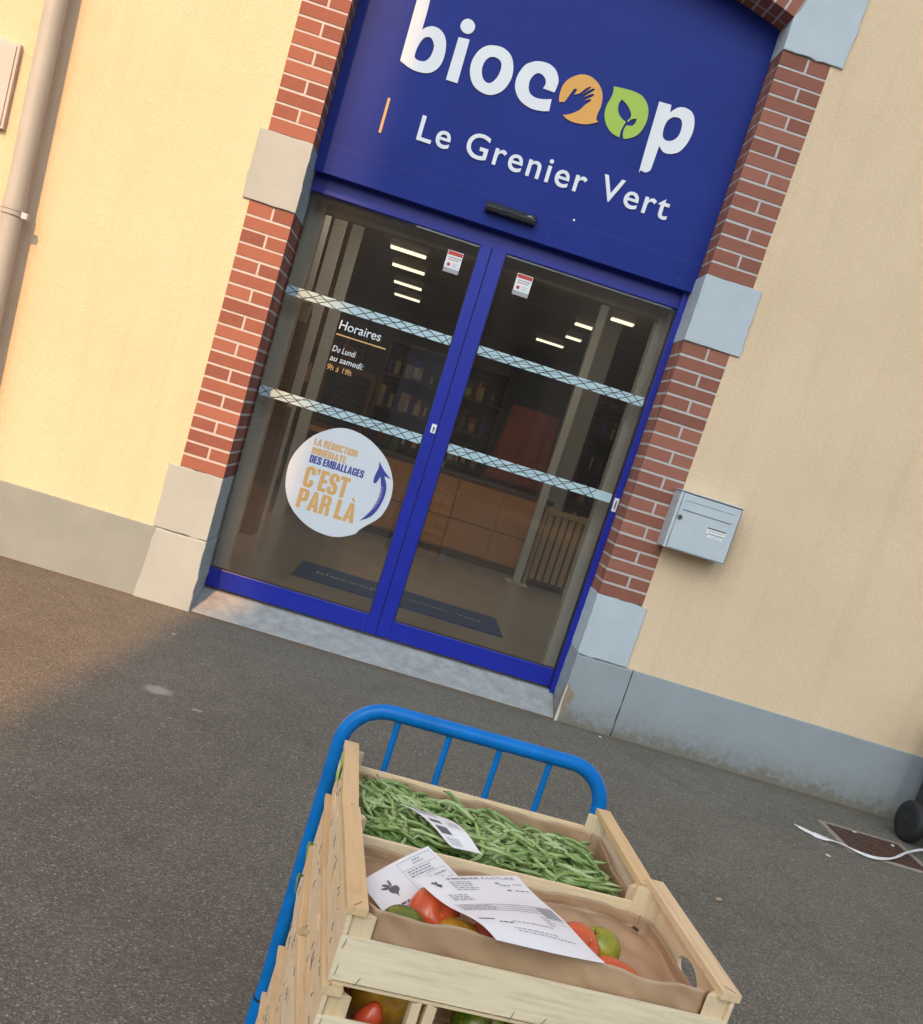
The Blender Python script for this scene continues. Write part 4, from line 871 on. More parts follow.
# black-wheeled cart at the right edge
wc = empty('wheeled_cart', 'black-wheeled cart parked against the right plinth by the drain cover', 'cart', (3.175, -0.36, 0))
def wheel(parent, c, r, wd, ang, name='wheel'):
    e = MB(); e.lathe([(r * 0.62, -wd * 0.5), (r * 0.94, -wd * 0.5), (r, -wd * 0.3), (r, wd * 0.3), (r * 0.94, wd * 0.5), (r * 0.62, wd * 0.5)], 'rubber', (0, 0, 0), 'x', 32)
    t = e.build('wheel', parent); t.location = c; t.rotation_euler = (0, 0, ang)
    q = MB(); q.lathe([(r * 0.15, -wd * 0.56), (r * 0.22, -wd * 0.52), (r * 0.55, -wd * 0.42), (r * 0.60, -wd * 0.502), (r * 0.60, wd * 0.502), (r * 0.55, wd * 0.42), (r * 0.22, wd * 0.52), (r * 0.15, wd * 0.56)], 'plastic', (0, 0, 0), 'x', 24); q.build('rim', t)
    return t
wheel(wc, (-0.215, -0.03, 0.112), 0.112, 0.055, 0.08); wheel(wc, (-0.12, -0.30, 0.09), 0.09, 0.05, 0.08); wheel(wc, (0.30, -0.02, 0.112), 0.112, 0.055, 0.08)
b = MB(); b.tube([(-0.215, -0.03, 0.112), (0.30, -0.02, 0.112)], 0.012, 'screw', 10); b.tube([(-0.12, -0.30, 0.09), (0.30, -0.29, 0.09)], 0.010, 'screw', 10); b.build('axle', wc)
b = MB(); b.box(-0.15, 0.34, -0.33, 0.14, 0.17, 0.78, 'plastic'); b.build('cart_body', wc, 0.02)
b = MB(); b.tube([(-0.10, 0.02, 0.25), (-0.15, 0.0, 0.19), (-0.165, -0.03, 0.125)], 0.02, 'plastic', 10); b.build('wheel_fork', wc)

# ------------------------------------------------------------------ the hand cart
TA, TB = 0.0598, 0.0952
CA, CB = (0.1586, -3.8801), (0.1802, -4.2174)
DECK = 0.147
tr = empty('hand_trolley', 'bright blue tubular hand trolley carrying the stacked wooden crates', 'trolley', (0.1725, -4.05, 0), TA)
# local frame: x along the crates, y towards the wall; handle plane at y = HY
HY = 0.355; hx0, hx1, hz, hr = -0.2635, 0.2385, 0.826, 0.078
def arc(cx, cz, a0, a1, n=10): return [(cx + hr * math.cos(a0 + (a1 - a0) * i / n), HY, cz + hr * math.sin(a0 + (a1 - a0) * i / n)) for i in range(n + 1)]
hp = [(hx0, HY, 0.20)] + [(hx0, HY, 0.20 + (hz - hr - 0.20) * k / 4) for k in range(1, 4)] + arc(hx0 + hr, hz - hr, PI, PI / 2) + [((hx0 + hx1) / 2, HY, hz)] + arc(hx1 - hr, hz - hr, PI / 2, 0) + [(hx1, HY, 0.6), (hx1, HY, 0.20)]
b = MB(); b.tube(hp, 0.0145, 'cart', 16); b.build('handle', tr)
for k in range(4):
    x = -0.171 + k * 0.0975; b = MB(); b.tube([(x, HY, 0.16), (x, HY, hz - 0.006)], 0.0062, 'cart', 10); b.build('rung', tr)
for x in (hx0, hx1):
    b = MB(); b.tube([(x, HY, 0.10), (x, HY, 0.215)], 0.0185, 'cart', 16); b.tube([(x, HY, 0.215), (x, HY, 0.219)], 0.0165, 'gasket', 16); b.build('handle_socket', tr)
b = MB()
fx0, fx1, fy0, fy1 = -0.30, 0.30, -0.36, 0.335
b.box(fx0, fx1, fy0, fy1, DECK - 0.02, DECK - 0.0008, 'deck'); b.build('deck', tr, 0.004)
b = MB(); b.tube([(fx0 - 0.013, fy0 - 0.013, DECK - 0.018), (fx1 + 0.013, fy0 - 0.013, DECK - 0.018), (fx1 + 0.013, HY - 0.012, DECK - 0.018), (fx0 - 0.013, HY - 0.012, DECK - 0.018), (fx0 - 0.013, fy0 - 0.013, DECK - 0.018)], 0.0125, 'cart', 12); b.build('deck_frame', tr)
for x in (-0.22, 0.22):
    for y in (-0.27, 0.25):
        wheel(tr, (x, y, 0.05), 0.05, 0.03, 0.0)
        b = MB(); b.box(x - 0.021, x - 0.0175, y - 0.014, y + 0.014, 0.05, DECK - 0.02, 'screw'); b.box(x + 0.0175, x + 0.021, y - 0.014, y + 0.014, 0.05, DECK - 0.02, 'screw'); b.build('wheel_fork', tr)

# ------------------------------------------------------------------ wooden crates
W, Dp, H = 0.50, 0.30, 0.103
def end_panel_mb(s, holed, seed):
    hole = [(-0.060, 0.052), (-0.04, 0.043), (-0.012, 0.043), (0.008, 0.052), (0.008, 0.061), (-0.012, 0.070), (-0.04, 0.070), (-0.060, 0.061)]
    rr = random.Random(seed)
    low = [(-0.1495, 0.006 + rr.uniform(0, 0.004))] + [(-0.1495 + 0.299 * k / 9, 0.006 + rr.uniform(-0.001, 0.004)) for k in range(1, 9)] + [(0.1495, 0.006)]
    top = [(0.1495, 0.092), (-0.1495, 0.092)]
    vs, fs = fill2d([low + top] + ([catmull(hole, 4)] if holed else []), 0.0055)
    x0 = s * 0.2465 - 0.00275
    b = MB(); b.add([(x0 + p[2], p[0], p[1]) for p in vs], fs, 'woody')
    for q in range(rr.randint(6, 11)):    # staples driven through the outer face
        y, z, a = rr.uniform(-0.14, 0.14), rr.uniform(0.012, 0.088), rr.choice((rr.uniform(0, PI), rr.gauss(1.3, 0.3)))
        l = rr.uniform(0.004, 0.010); dy, dz = l * math.cos(a), l * math.sin(a); xo = s * 0.2503
        b.tube([(xo, y - dy, z - dz), (xo + s * 0.001, y, z), (xo, y + dy * 0.8, z + dz * rr.uniform(0.4, 1.1))], 0.0005, 'greyink', 5)
    for q in range(rr.randint(1, 3)):     # torn splinters and a second thin ply on the face
        y, z = rr.uniform(-0.13, 0.08), rr.uniform(0.01, 0.08); l = rr.uniform(0.03, 0.07)
        xa, xb = sorted((s * 0.2494, s * (0.2494 + rr.uniform(0.0012, 0.0028))))
        b.box(xa, xb, y, y + l, z, z + rr.uniform(0.004, 0.014), rr.choice(('woody', 'woodrail', 'woodz')))
    return b
def make_crate():
    root = empty('wooden_crate', 'crate', 'crate')
    b = MB()
    for k in range(4): b.box(-0.243, 0.243, -0.1445 + k * 0.0735, -0.0775 + k * 0.0735, 0.0, 0.0045, 'wood')
    b.build('crate_bottom', root, 0.0006)
    for s in (-1, 1):
        b = end_panel_mb(s, False, s)
        b.build('end_panel', root)
        b = MB()
        xa, xb = sorted((s * 0.2535, s * 0.2275))
        b.box(xa, xb, -0.152, 0.152, 0.0925, H, 'woodrail')
        b.tube([(s * 0.246, -0.15, H + 0.0002), (s * 0.24, -0.143, H + 0.0006), (s * 0.236, -0.137, H + 0.0002)], 0.0005, 'greyink', 5)
        b.build('top_rail', root, 0.0012)
        for t in (-1, 1):
            b = MB(); xs, ys = s * 0.2435, t * 0.1445
            b.prism([(xs, ys), (xs - s * 0.030, ys), (xs, ys - t * 0.030)], 'z', 0.0048, 0.0922, 'woodz'); b.build('corner_post', root, 0.001)
    for t in (-1, 1):
        b = MB(); y = t * 0.1475; xe = 0.2492
        b.box(-xe, xe, y - 0.0025, y + 0.0025, 0.009, 0.0645, 'wood')
        rr = random.Random(10 + t); yo = t * 0.1502
        for x, z, a in ((-0.243, 0.055, 1.4), (-0.243, 0.022, 1.5), (0.243, 0.055, 1.2), (-0.215, 0.012, 1.1), (-0.02, 0.012, 1.3), (0.02, 0.013, 1.0), (0.1, 0.012, 1.2), (0.243, 0.02, 1.6)):
            dx, dz = 0.0065 * math.cos(a), 0.0065 * math.sin(a)
            b.tube([(x - dx, yo, z - dz), (x, yo + t * 0.001, z), (x + dx, yo, z + dz)], 0.0005, 'greyink', 5)
        b.build('side_slat', root, 0.0008)
    b = MB()     # split upright in the middle of the near side
    b.prism([(0.118, 0.0), (0.131, 0.0), (0.129, 0.105), (0.117, 0.1005)], 'y', -0.1445, -0.126, 'woodz'); b.prism([(0.135, 0.0), (0.147, 0.0), (0.149, 0.102), (0.136, 0.106)], 'y', -0.1445, -0.128, 'woodz')
    for i in range(len(b.v)): b.v[i] = (b.v[i][0] - 0.258, b.v[i][1], b.v[i][2] * 0.985)
    b.build('middle_post', root, 0.001)
    return root
def copy_tree(o, parent=None):
    c = o.copy(); COL.objects.link(c); c.parent = parent
    for ch in o.children: copy_tree(ch, c)
    return c
proto = make_crate()
rr = random.Random(21)
names = {
    ('A', 5): 'pale wooden crate of green beans on top of the stack by the blue handle',
    ('B', 5): 'pale wooden crate of tomatoes with papers on top, nearest the viewer',
    ('B', 4): 'wooden crate of red and yellow tomatoes directly below the top tomato crate',
    ('A', 4): 'pale wooden crate directly under the green bean crate',
    ('A', 3): 'third crate down in the stack beneath the green beans',
    ('A', 2): 'fourth crate down in the stack beneath the green beans',
    ('A', 1): 'fifth crate down in the stack beneath the green beans',
    ('A', 0): 'bottom crate on the trolley deck beneath the green beans',
    ('B', 3): 'third crate down in the near stack under the tomato crate',
    ('B', 2): 'fourth crate down in the near stack under the tomato crate',
    ('B', 1): 'fifth crate down in the near stack under the tomato crate',
    ('B', 0): 'bottom crate on the trolley deck in the near stack under the tomatoes'}
crates = {}
PANELS = {}
for sd in (-1, 1):
    PANELS[sd] = []
    for q in range(6):
        po_ = end_panel_mb(sd, False, 100 * sd + q).build('end_panel'); PANELS[sd].append(po_.data); bpy.data.objects.remove(po_)
po_ = end_panel_mb(1, True, 77).build('end_panel'); HOLED = po_.data; bpy.data.objects.remove(po_)
for col_, (c_, th, ztop) in (('A', (CA, TA, 0.765)), ('B', (CB, TB, 0.786))):
    sz = (ztop - DECK) / (6 * H)
    for k in range(6):
        o = proto if (col_ == 'A' and k == 0) else copy_tree(proto)
        top = k == 5
        jx, jy, jt = (0, 0, 0) if top else (rr.uniform(-0.013, 0.003), rr.uniform(-0.006, 0.005), rr.uniform(-0.02, 0.02))
        if col_ == 'B' and k == 4: jx, jy, jt = 0.0, 0.0, 0.0
        if top:
            for ch_ in list(o.children):
                if ch_.name.startswith('middle_post'): bpy.data.objects.remove(ch_)
        o.location = (c_[0] + jx, c_[1] + jy, DECK + k * H * sz); o.rotation_euler = (0, 0, th + jt); o.scale = (1, 1, sz * 0.9985)
        for ch_ in o.children:
            if ch_.name.startswith('end_panel'):
                sd = 1 if sum(v.co.x for v in ch_.data.vertices) > 0 else -1
                ch_.data = HOLED if (sd > 0 and (col_, k) == ('B', 5)) else PANELS[sd][(k + (3 if col_ == 'B' else 0)) % 6]
        tag(o, names[(col_, k)], 'crate', 'wooden crates stacked on the trolley'); crates[(col_, k)] = o
fA = Matrix.Translation((CA[0], CA[1], 0.765 - H)) @ Matrix.Rotation(TA, 4, 'Z')
fB = Matrix.Translation((CB[0], CB[1], 0.786 - H * 1.034)) @ Matrix.Rotation(TB, 4, 'Z')
fC = Matrix.Translation((CB[0], CB[1], 0.786 - 2 * H * 1.034)) @ Matrix.Rotation(TB, 4, 'Z')

# kraft paper liners
def ns(x, y, s): return math.sin(x * 31 + s) * math.cos(y * 27 - s * 2) + 0.5 * math.sin(x * 67 + y * 53 + s)
def sstep(a, b, t): t = max(0, min(1, (t - a) / (b - a))); return t * t * (3 - 2 * t)
def liner(frame, label, front, back, left, right, fl=0.010, seed=0):
    b = MB()
    def fn(u, v):
        # the sheet climbs the four sides: u across, v front to back, folded outer thirds become vertical
        def fold(t, n0, n1, h0, h1):
            L = n1 - n0; tot = h0 + L + h1; s = t * tot
            if s < h0: return n0, h0 - s
            if s < h0 + L: return n0 + s - h0, 0.0
            return n1, s - h0 - L
        x, hx = fold(u, -0.2385, 0.2385, left, right); y, hy = fold(v, -0.1395, 0.1395, front, back)
        hx0_, hy0_ = hx, hy
        z = fl + max(hx, hy)
        x += 0.002 * ns(x, y + z, seed) * (1 if hx == 0 else 0.4); y += (0.0018 * ns(x, z * 3 + y, seed + 1) + (0.004 * math.sin(x * 17 + 1) * (hy / 0.07) if hy and y < 0 else 0)) * (1 if abs(hy) < 1e-9 else 0.8)
        cut = (abs(x) - 0.2435) + (abs(y) - 0.1445) + 0.034
        if cut > 0: x -= math.copysign(cut / 2, x); y -= math.copysign(cut / 2, y)
        y = max(-0.142, min(0.142, y)); x = max(-0.2405, min(0.2405, x))
        z += 0.0022 * ns(x * 1.3, y * 1.3, seed + 2)
        cr = 0.0026 * (abs(math.sin(x * 41 + y * 23 + seed)) - 0.6) + 0.0022 * (abs(math.sin(y * 57 - x * 19 + 2 * seed)) - 0.6) + 0.0018 * (abs(math.sin(x * 83 + z * 90)) - 0.6)
        if hx == 0 and hy == 0: z += cr
        elif hy > 0: y += -math.copysign(1, y) * (cr + 0.0026)
        if hx > 0: x -= math.copysign(0.010 * min(1, hx / 0.05), x) * (0.5 + 0.5 * math.sin(y * 23 + seed))
        if y < 0 and hy > 0: z += -0.012 * (x + 0.2) * min(1, hy / 0.05) * 1.6
        return frame @ Vector((x, y, max(z, 0.0058)))
    b.grid(fn, 90, 70, 'kraft')
    o = b.build('paper_liner'); md = o.modifiers.new('t', 'SOLIDIFY'); md.thickness = 0.0006; md.offset = 0
    return tag(o, label, 'paper liner', 'brown paper liners in the crates')
liner(fB, 'brown kraft paper liner folded up around the tomatoes in the top crate', 0.067, 0.020, 0.030, 0.022, 0.036, 0.4)
liner(fA, 'brown kraft paper liner showing behind the green beans', 0.05, 0.052, 0.05, 0.055, 0.008, 1.7)

# ------------------------------------------------------------------ tomatoes
def tomato_mesh(kind, rx, rz, seed):
    rnd = random.Random(seed); b = MB(); nu, nv = 26, 18; vs = []
    for j in range(nv + 1):
        ph = PI * j / nv
        for i in range(nu):
            a = 2 * PI * i / nu
            rib = 1 + 0.035 * math.cos(5 * a + seed) * (math.sin(ph) ** 2) * (1 if kind != 'point' else 0.3)
            r = math.sin(ph) * rx * rib; z = math.cos(ph) * rz
            if kind == 'point': z = math.cos(ph) * rz * (1.0 if ph > PI / 2 else 1.25); r *= (1 - 0.28 * max(0, math.cos(ph)) ** 0.8)
            if kind == 'round': z -= 0.22 * rz * math.exp(-(math.sin(ph) / 0.26) ** 2) * (1 if ph < PI / 2 else 0.3)
            vs.append((r * math.cos(a), r * math.sin(a), z))
    fs = [(j * nu + i, j * nu + (i + 1) % nu, (j + 1) * nu + (i + 1) % nu, (j + 1) * nu + i) for j in range(nv) for i in range(nu)]
    return vs, fs
def tomato(frame, x, y, z, rx, rz, m, label, kind='round', tilt=(0, 0), group='tomatoes in the front crates', scar=True, seed=0):
    b = MB(); vs, fs = tomato_mesh(kind, rx, rz, seed); b.add(vs, fs, m, True)
    if scar and kind == 'round':
        b.lathe([(0.001, rz * 0.80), (rx * 0.13, rz * 0.805), (rx * 0.12, rz * 0.83), (0.001, rz * 0.835)], 'scar', (0, 0, 0), 'z', 10)
        for k in range(5):
            a = k * 1.256 + seed; b.tube([(0.1 * rx * math.cos(a), 0.1 * rx * math.sin(a), rz * 0.825), (0.32 * rx * math.cos(a), 0.32 * rx * math.sin(a), rz * 0.90)], [0.0012, 0.0004], 'scar', 5)
    o = b.build('tomato'); o.matrix_world = frame @ Matrix.Translation((x, y, z)) @ Matrix.Rotation(tilt[0], 4, 'X') @ Matrix.Rotation(tilt[1], 4, 'Y')
    return tag(o, label, 'tomato', group)
zb = 0.786 - H * 1.034
tomato(fB, -0.172, -0.102, 0.068, 0.030, 0.026, 't_green', 'dark green tomato beside the delivery slip in the top crate', seed=1, tilt=(-0.9, 0.3))
tomato(fB, -0.129, -0.060, 0.071, 0.036, 0.034, 't_ora', 'large red tomato between the slip and the invoice', seed=2, tilt=(0.8, 0.2), scar=False)
tomato(fB, -0.100, -0.104, 0.066, 0.034, 0.024, 't_yel', 'yellow-orange tomato showing its stem scar below the invoice edge', seed=3, tilt=(0.35, 0.15))
tomato(fB, -0.050, -0.080, 0.066, 0.035, 0.030, 't_red', 'deep red tomato tucked under the left edge of the invoice', seed=4, tilt=(0.5, 0.6))
tomato(fB, 0.018, -0.090, 0.066, 0.034, 0.030, 't_red', 'red tomato hidden almost wholly beneath the invoice', seed=5, tilt=(0.2, -0.6))
tomato(fB, -0.030, 0.000, 0.068, 0.036, 0.032, 't_red', 'red tomato holding up the top of the invoice', seed=9, tilt=(0.2, 0.1))
tomato(fB, 0.066, -0.055, 0.068, 0.036, 0.033, 't_ora', 'large red tomato at the right side of the invoice', seed=6, tilt=(0.9, 0.5), scar=False)
tomato(fB, 0.109, -0.035, 0.068, 0.027, 0.030, 't_mix', 'green and yellow tomato at the right end of the tomatoes', seed=7, tilt=(0.1, -0.7))
tomato(fB, 0.106, -0.090, 0.064, 0.022, 0.032, 't_ora', 'pointed red tomato at the corner of the invoice', 'point', (0.2, 1.45), seed=8)
tomato(fC, -0.180, -0.112, 0.036, 0.023, 0.034, 't_red', 'pointed red tomato in the lower crate showing through the gap', 'point', (0.1, 0.12), 'tomatoes in the lower crate', seed=11)
tomato(fC, -0.155, -0.045, 0.055, 0.048, 0.042, 't_yel', 'large yellow tomato in the lower crate behind the pointed one', 'round', (1.2, 0.2), 'tomatoes in the lower crate', seed=12, scar=False)
tomato(fC, -0.222, -0.06, 0.042, 0.020, 0.03, 't_red', 'dark red tomato at the left end of the lower crate', 'round', (1.2, 0.2), 'tomatoes in the lower crate', seed=13)
tomato(fC, -0.025, -0.06, 0.046, 0.038, 0.036, 't_mix', 'greenish tomato in the lower crate right of the split post', 'round', (1.0, 0.2), 'tomatoes in the lower crate', seed=14)
tomato(fC, 0.065, -0.085, 0.045, 0.037, 0.035, 't_red', 'red tomato in the lower crate toward its right end', 'round', (1.0, 0.2), 'tomatoes in the lower crate', seed=15)

# ------------------------------------------------------------------ green beans
def bean_variant(seed):
    rnd = random.Random(seed); L = rnd.uniform(0.075, 0.115); n = 11; pts = []; rad = []
    k1, k2 = rnd.choice((-1, 1)) * rnd.uniform(0.4, 2.6), rnd.uniform(-1.4, 1.4); R0 = rnd.uniform(0.0029, 0.0038)
    x = y = 0; h = -k1 / 2; 
    for i in range(n):
        t = i / (n - 1); pts.append((x, y, 0.003 * math.sin(PI * t) * rnd.choice((1, 1, 0.5))))
        h += (k1 + k2 * math.sin(2 * PI * t) * 1.6) / n; x += math.cos(h) * L / n; y += math.sin(h) * L / n
        bump = 1 + 0.06 * math.sin(t * 34)
        rad.append(R0 * bump * (0.30 if i == 0 else 0.8 if i == 1 else 1 if t < 0.78 else 0.82 if t < 0.9 else 0.5 if t < 0.98 else 0.12))
    pts = [(p[0] - x / 2, p[1] - y / 2, p[2]) for p in pts]
    # short stem at one end, thread-like tip at the other
    st = np.array(pts[0]) + (np.array(pts[0]) - np.array(pts[1])) * 0.9
    tp = np.array(pts[-1]) + (np.array(pts[-1]) - np.array(pts[-2])) * 0.8 + np.array([0, 0.002, 0])
    b = MB(); b.tube(pts, rad, 'bean', 8)
    b.tube([tuple(st), pts[0]], [0.0012, 0.0014], 'beantip', 6); b.tube([pts[-1], tuple(tp)], [0.0006, 0.0002], 'beantip', 5)
    return b
variants = [bean_variant(s) for s in range(16)]
protos = []
def heap(x, y):
    """height of the bean heap above the crate bottom"""
    h = 0.052 + 0.011 * math.cos(x * 5.5 + 0.7) - 0.022 * sstep(-0.01, 0.12, y) * (0.45 + 0.55 * sstep(-0.2, 0.05, x)) - 0.008 * sstep(0.19, 0.235, x) + 0.006 * sstep(0.0, 0.2, x) + 0.004 * math.sin(x * 23) * math.cos(y * 31)
    return h - 0.012 * sstep(0.10, 0.14, abs(y))
def place(rnd, dz):
    x = rnd.uniform(-0.205, 0.205); y = rnd.uniform(-0.112, 0.112)
    flow = 0.35 * math.sin(x * 9 + 1) - 0.25 + y * 2
    a = flow + (rnd.gauss(0, 0.8) if rnd.random() < 0.6 else rnd.uniform(-1.6, 1.6))
    lx, ly = abs(math.cos(a)) * 0.05, abs(math.sin(a)) * 0.05
    x = max(-0.232 + lx, min(0.232 - lx, x)); y = max(-0.134 + ly, min(0.134 - ly, y))
    z = heap(x, y) + dz
    e = 0.03
    gx = (heap(x + e * math.cos(a), y + e * math.sin(a)) - heap(x - e * math.cos(a), y - e * math.sin(a))) / (2 * e)
    return Matrix.Translation((x, y, z)) @ Matrix.Rotation(a, 4, 'Z') @ Matrix.Rotation(-math.atan(gx) + rnd.gauss(0, 0.16), 4, 'Y') @ Matrix.Rotation(rnd.uniform(-0.5, 0.5) + (PI if rnd.random() < 0.5 else 0), 4, 'X')
rnd = random.Random(5)
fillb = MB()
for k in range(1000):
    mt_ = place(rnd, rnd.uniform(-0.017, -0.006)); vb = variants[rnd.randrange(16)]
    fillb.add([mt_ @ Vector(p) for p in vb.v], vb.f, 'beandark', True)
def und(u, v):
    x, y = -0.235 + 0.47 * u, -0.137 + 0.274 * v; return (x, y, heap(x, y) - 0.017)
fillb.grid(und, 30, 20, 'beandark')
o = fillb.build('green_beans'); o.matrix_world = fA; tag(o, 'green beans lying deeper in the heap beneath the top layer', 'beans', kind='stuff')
first = {}
for k in range(300):
    v = rnd.randrange(16)
    if v not in first: o = variants[v].build('green_bean'); first[v] = o
    else: o = first[v].copy(); COL.objects.link(o)
    o.matrix_world = fA @ place(rnd, rnd.uniform(-0.004, 0.009) if k < 262 else rnd.uniform(0.009, 0.015))
    tag(o, 'slim green bean in the top layer of the heap in the back crate', 'green bean', 'green beans heaped in the back crate')

# ------------------------------------------------------------------ papers
BEET = [(-0.5, 0.12), (-0.36, 0.34), (0, 0.40), (0.36, 0.34), (0.5, 0.1), (0.40, -0.2), (0.15, -0.38), (0.03, -0.62), (0.0, -0.8), (-0.03, -0.62), (-0.15, -0.38), (-0.40, -0.2)]
LEAVES = [[(0, 0.42), (-0.10, 0.62), (-0.06, 0.95), (0.05, 1.1), (0.14, 0.9), (0.1, 0.62)], [(-0.1, 0.42), (-0.34, 0.5), (-0.62, 0.72), (-0.7, 0.9), (-0.45, 0.88), (-0.2, 0.66)], [(-0.22, 0.36), (-0.5, 0.3), (-0.8, 0.42), (-0.98, 0.62), (-0.66, 0.6), (-0.38, 0.5)]]
def paper(frame, c00, c10, c11, c01, bend, name, marks, wrinkle=0.0, nu=18, nv=14, zsag=None):
    """sheet spanned by four corners (u along the top edge, v from the top down), bend adds height over the sheet"""
    A, B_, C_, D_ = [Vector(p) for p in (c00, c10, c11, c01)]
    def S(u, v):
        p = A * (1 - u) * (1 - v) + B_ * u * (1 - v) + C_ * u * v + D_ * (1 - u) * v
        return p + Vector((0, 0, bend(u, v)))
    def Nn(u, v):
        e = 0.01; a = S(min(1, u + e), v) - S(max(0, u - e), v); b_ = S(u, min(1, v + e)) - S(u, max(0, v - e)); n = a.cross(b_).normalized()
        return n if n.z > 0 else -n
    b = MB(); b.grid(lambda u, v: frame @ S(u, v), nu, nv, 'paper')
    lay = [0]
    def rect(u0, v0, u1, v1, m):
        lay[0] += 1; nseg = max(1, int((u1 - u0) * 14)); k = 0.00045 + 0.00003 * (lay[0] % 6); vs = []
        for i in range(nseg + 1):
            u = u0 + (u1 - u0) * i / nseg
            for v in (v0, v1): vs.append(frame @ (S(u, v) + Nn(u, v) * k))
        b.add(vs, [(2 * i, 2 * i + 1, 2 * i + 3, 2 * i + 2) for i in range(nseg)], m, True)
    def line(u0, u1, v, h, m='midink', seed=0, word=0.035):
        r_ = random.Random(seed); u = u0
        while u < u1 - 0.01:
            l = r_.uniform(0.4, 1.4) * word; rect(u, v, min(u + l, u1), v + h, m); u += l + 0.012
    def shape(loops, cu, cv, su, sv, m, k=0.0006):
        for lp in loops:
            vs, fs = fill2d([catmull(lp, 4)], 0.001)
            n0 = len(vs); vs2 = [(cu + p[0] * su, cv - p[1] * sv) for p in vs]
            b.add([frame @ (S(*p) + Nn(*p) * (k if q[2] > 0.0005 else k - 0.00015)) for p, q in zip(vs2, vs)], fs, m)
    def words(body, u0, u1, v, h, m, bold=0.0):
        vs, fs = text_box(body, u0, u1, 0, 1, 0.001, bold)
        P2 = [(p[0], v - p[1] * h) for p in vs]
        b.add([frame @ (S(*p) + Nn(*p) * (0.0006 if q[2] > 0.0005 else 0.00045)) for p, q in zip(P2, vs)], fs, m)
    marks(rect, line, shape, words)
    o = b.build(name)
    return o
def m_deliv(rect, line, shape, words):
    shape([BEET], 0.245, 0.40, 0.115, 0.16, 'greyink'); shape(LEAVES, 0.245, 0.40, 0.12, 0.17, 'greyink')
    for k in range(4): rect(0.19 + 0.015 * k, 0.345 + 0.028 * k, 0.31 - 0.012 * k, 0.352 + 0.028 * k, 'paper')
    for k, (a, c_) in enumerate(((0.13, 0.44), (0.15, 0.42), (0.16, 0.42))): line(a, c_, 0.63 + 0.058 * k, 0.034, 'greyink', k, 0.05)
    line(0.16, 0.42, 0.84, 0.034, 'greyink', 9, 0.03)
    for (u0, v0, u1, v1) in ((0.46, 0.06, 0.955, 0.068), (0.46, 0.06, 0.464, 0.56), (0.95, 0.06, 0.954, 0.56), (0.46, 0.555, 0.954, 0.563), (0.46, 0.215, 0.954, 0.222), (0.70, 0.38, 0.704, 0.56), (0.70, 0.38, 0.954, 0.387)): rect(u0, v0, u1, v1, 'midink')
    line(0.66, 0.78, 0.095, 0.026, 'midink', 3); line(0.64, 0.80, 0.145, 0.026, 'midink', 4)
    for k in range(3): line(0.50, 0.82, 0.25 + 0.045 * k, 0.022, 'midink', 20 + k)
    line(0.53, 0.64, 0.47, 0.024, 'midink', 30); line(0.76, 0.92, 0.44, 0.03, 'midink', 31); line(0.82, 0.85, 0.5, 0.026, 'midink', 32)
o = paper(fB, (-0.226, -0.0206, 0.0745), (-0.1215, 0.1187, 0.0865), (-0.0504, 0.0349, 0.0640), (-0.1761, -0.1094, 0.0625), lambda u, v: 0.003 * math.sin(PI * u) + 0.002 * math.sin(PI * v), 'delivery_slip', m_deliv)
tag(o, 'white delivery slip with a grey beet drawing, propped left in the tomato crate', 'paper slip')
def m_inv(rect, line, shape, words):
    shape([BEET], 0.135, 0.135, 0.05, 0.052, 'greyink'); shape(LEAVES, 0.135, 0.135, 0.055, 0.058, 'greyink')
    words('FACTURE', 0.60, 0.93, 0.055, 0.030, 'midink', 0.0); line(0.26, 0.56, 0.028, 0.026, 'midink', 1, 0.06)
    for k in range(5): line(0.25, 0.47 - 0.02 * (k % 3), 0.085 + 0.028 * k, 0.012, 'midink', 40 + k, 0.05)
    line(0.68, 0.72, 0.10, 0.014, 'greyink', 2); line(0.71, 0.82, 0.125, 0.014, 'midink', 3); line(0.86, 0.95, 0.11, 0.012, 'midink', 4); line(0.74, 0.78, 0.19, 0.016, 'greyink', 5); line(0.82, 0.96, 0.19, 0.014, 'midink', 6)
    for k in range(4): line(0.12, 0.30, 0.27 + 0.026 * k, 0.012, 'midink', 50 + k, 0.04)
    for k in range(4): rect(0.06, 0.43 + 0.036 * k, 0.80 if k else 0.96, 0.4345 + 0.036 * k, 'greyink')
    for k in range(3): line(0.08, 0.38, 0.446 + 0.036 * k, 0.008, 'midink', 60 + k, 0.05)
    for u in (0.56, 0.64, 0.73, 0.80): rect(u, 0.41, u + 0.003, 0.57, 'midink')
    rect(0.805, 0.445, 0.965, 0.585, 'midink')
    for k in range(4): line(0.72, 0.80, 0.59 + 0.032 * k, 0.012, 'midink', 70 + k, 0.03)
    rect(0.80, 0.60, 0.97, 0.604, 'midink'); rect(0.80, 0.645, 0.97, 0.649, 'midink')
    rect(0.06, 0.70, 0.20, 0.715, 'greyink'); line(0.22, 0.34, 0.735, 0.016, 'greyink', 80); line(0.35, 0.74, 0.715, 0.010, 'midink', 81)
    line(0.30, 0.72, 0.80, 0.010, 'midink', 82); line(0.32, 0.86, 0.83, 0.010, 'midink', 83)
o = paper(fB, (-0.1649, -0.0492, 0.1105), (-0.0013, 0.057, 0.1005), (0.0757, -0.1401, 0.1025), (-0.0776, -0.1750, 0.1165), lambda u, v: 0.006 * math.sin(PI * u) * math.sin(PI * v) - 0.004 * math.sin(2 * PI * v) * (1 - u) + 0.0015 * math.sin(9 * v + 3 * u), 'invoice', m_inv, nu=24, nv=24)
tag(o, 'white printed invoice sheet lying over the middle of the tomatoes', 'invoice')
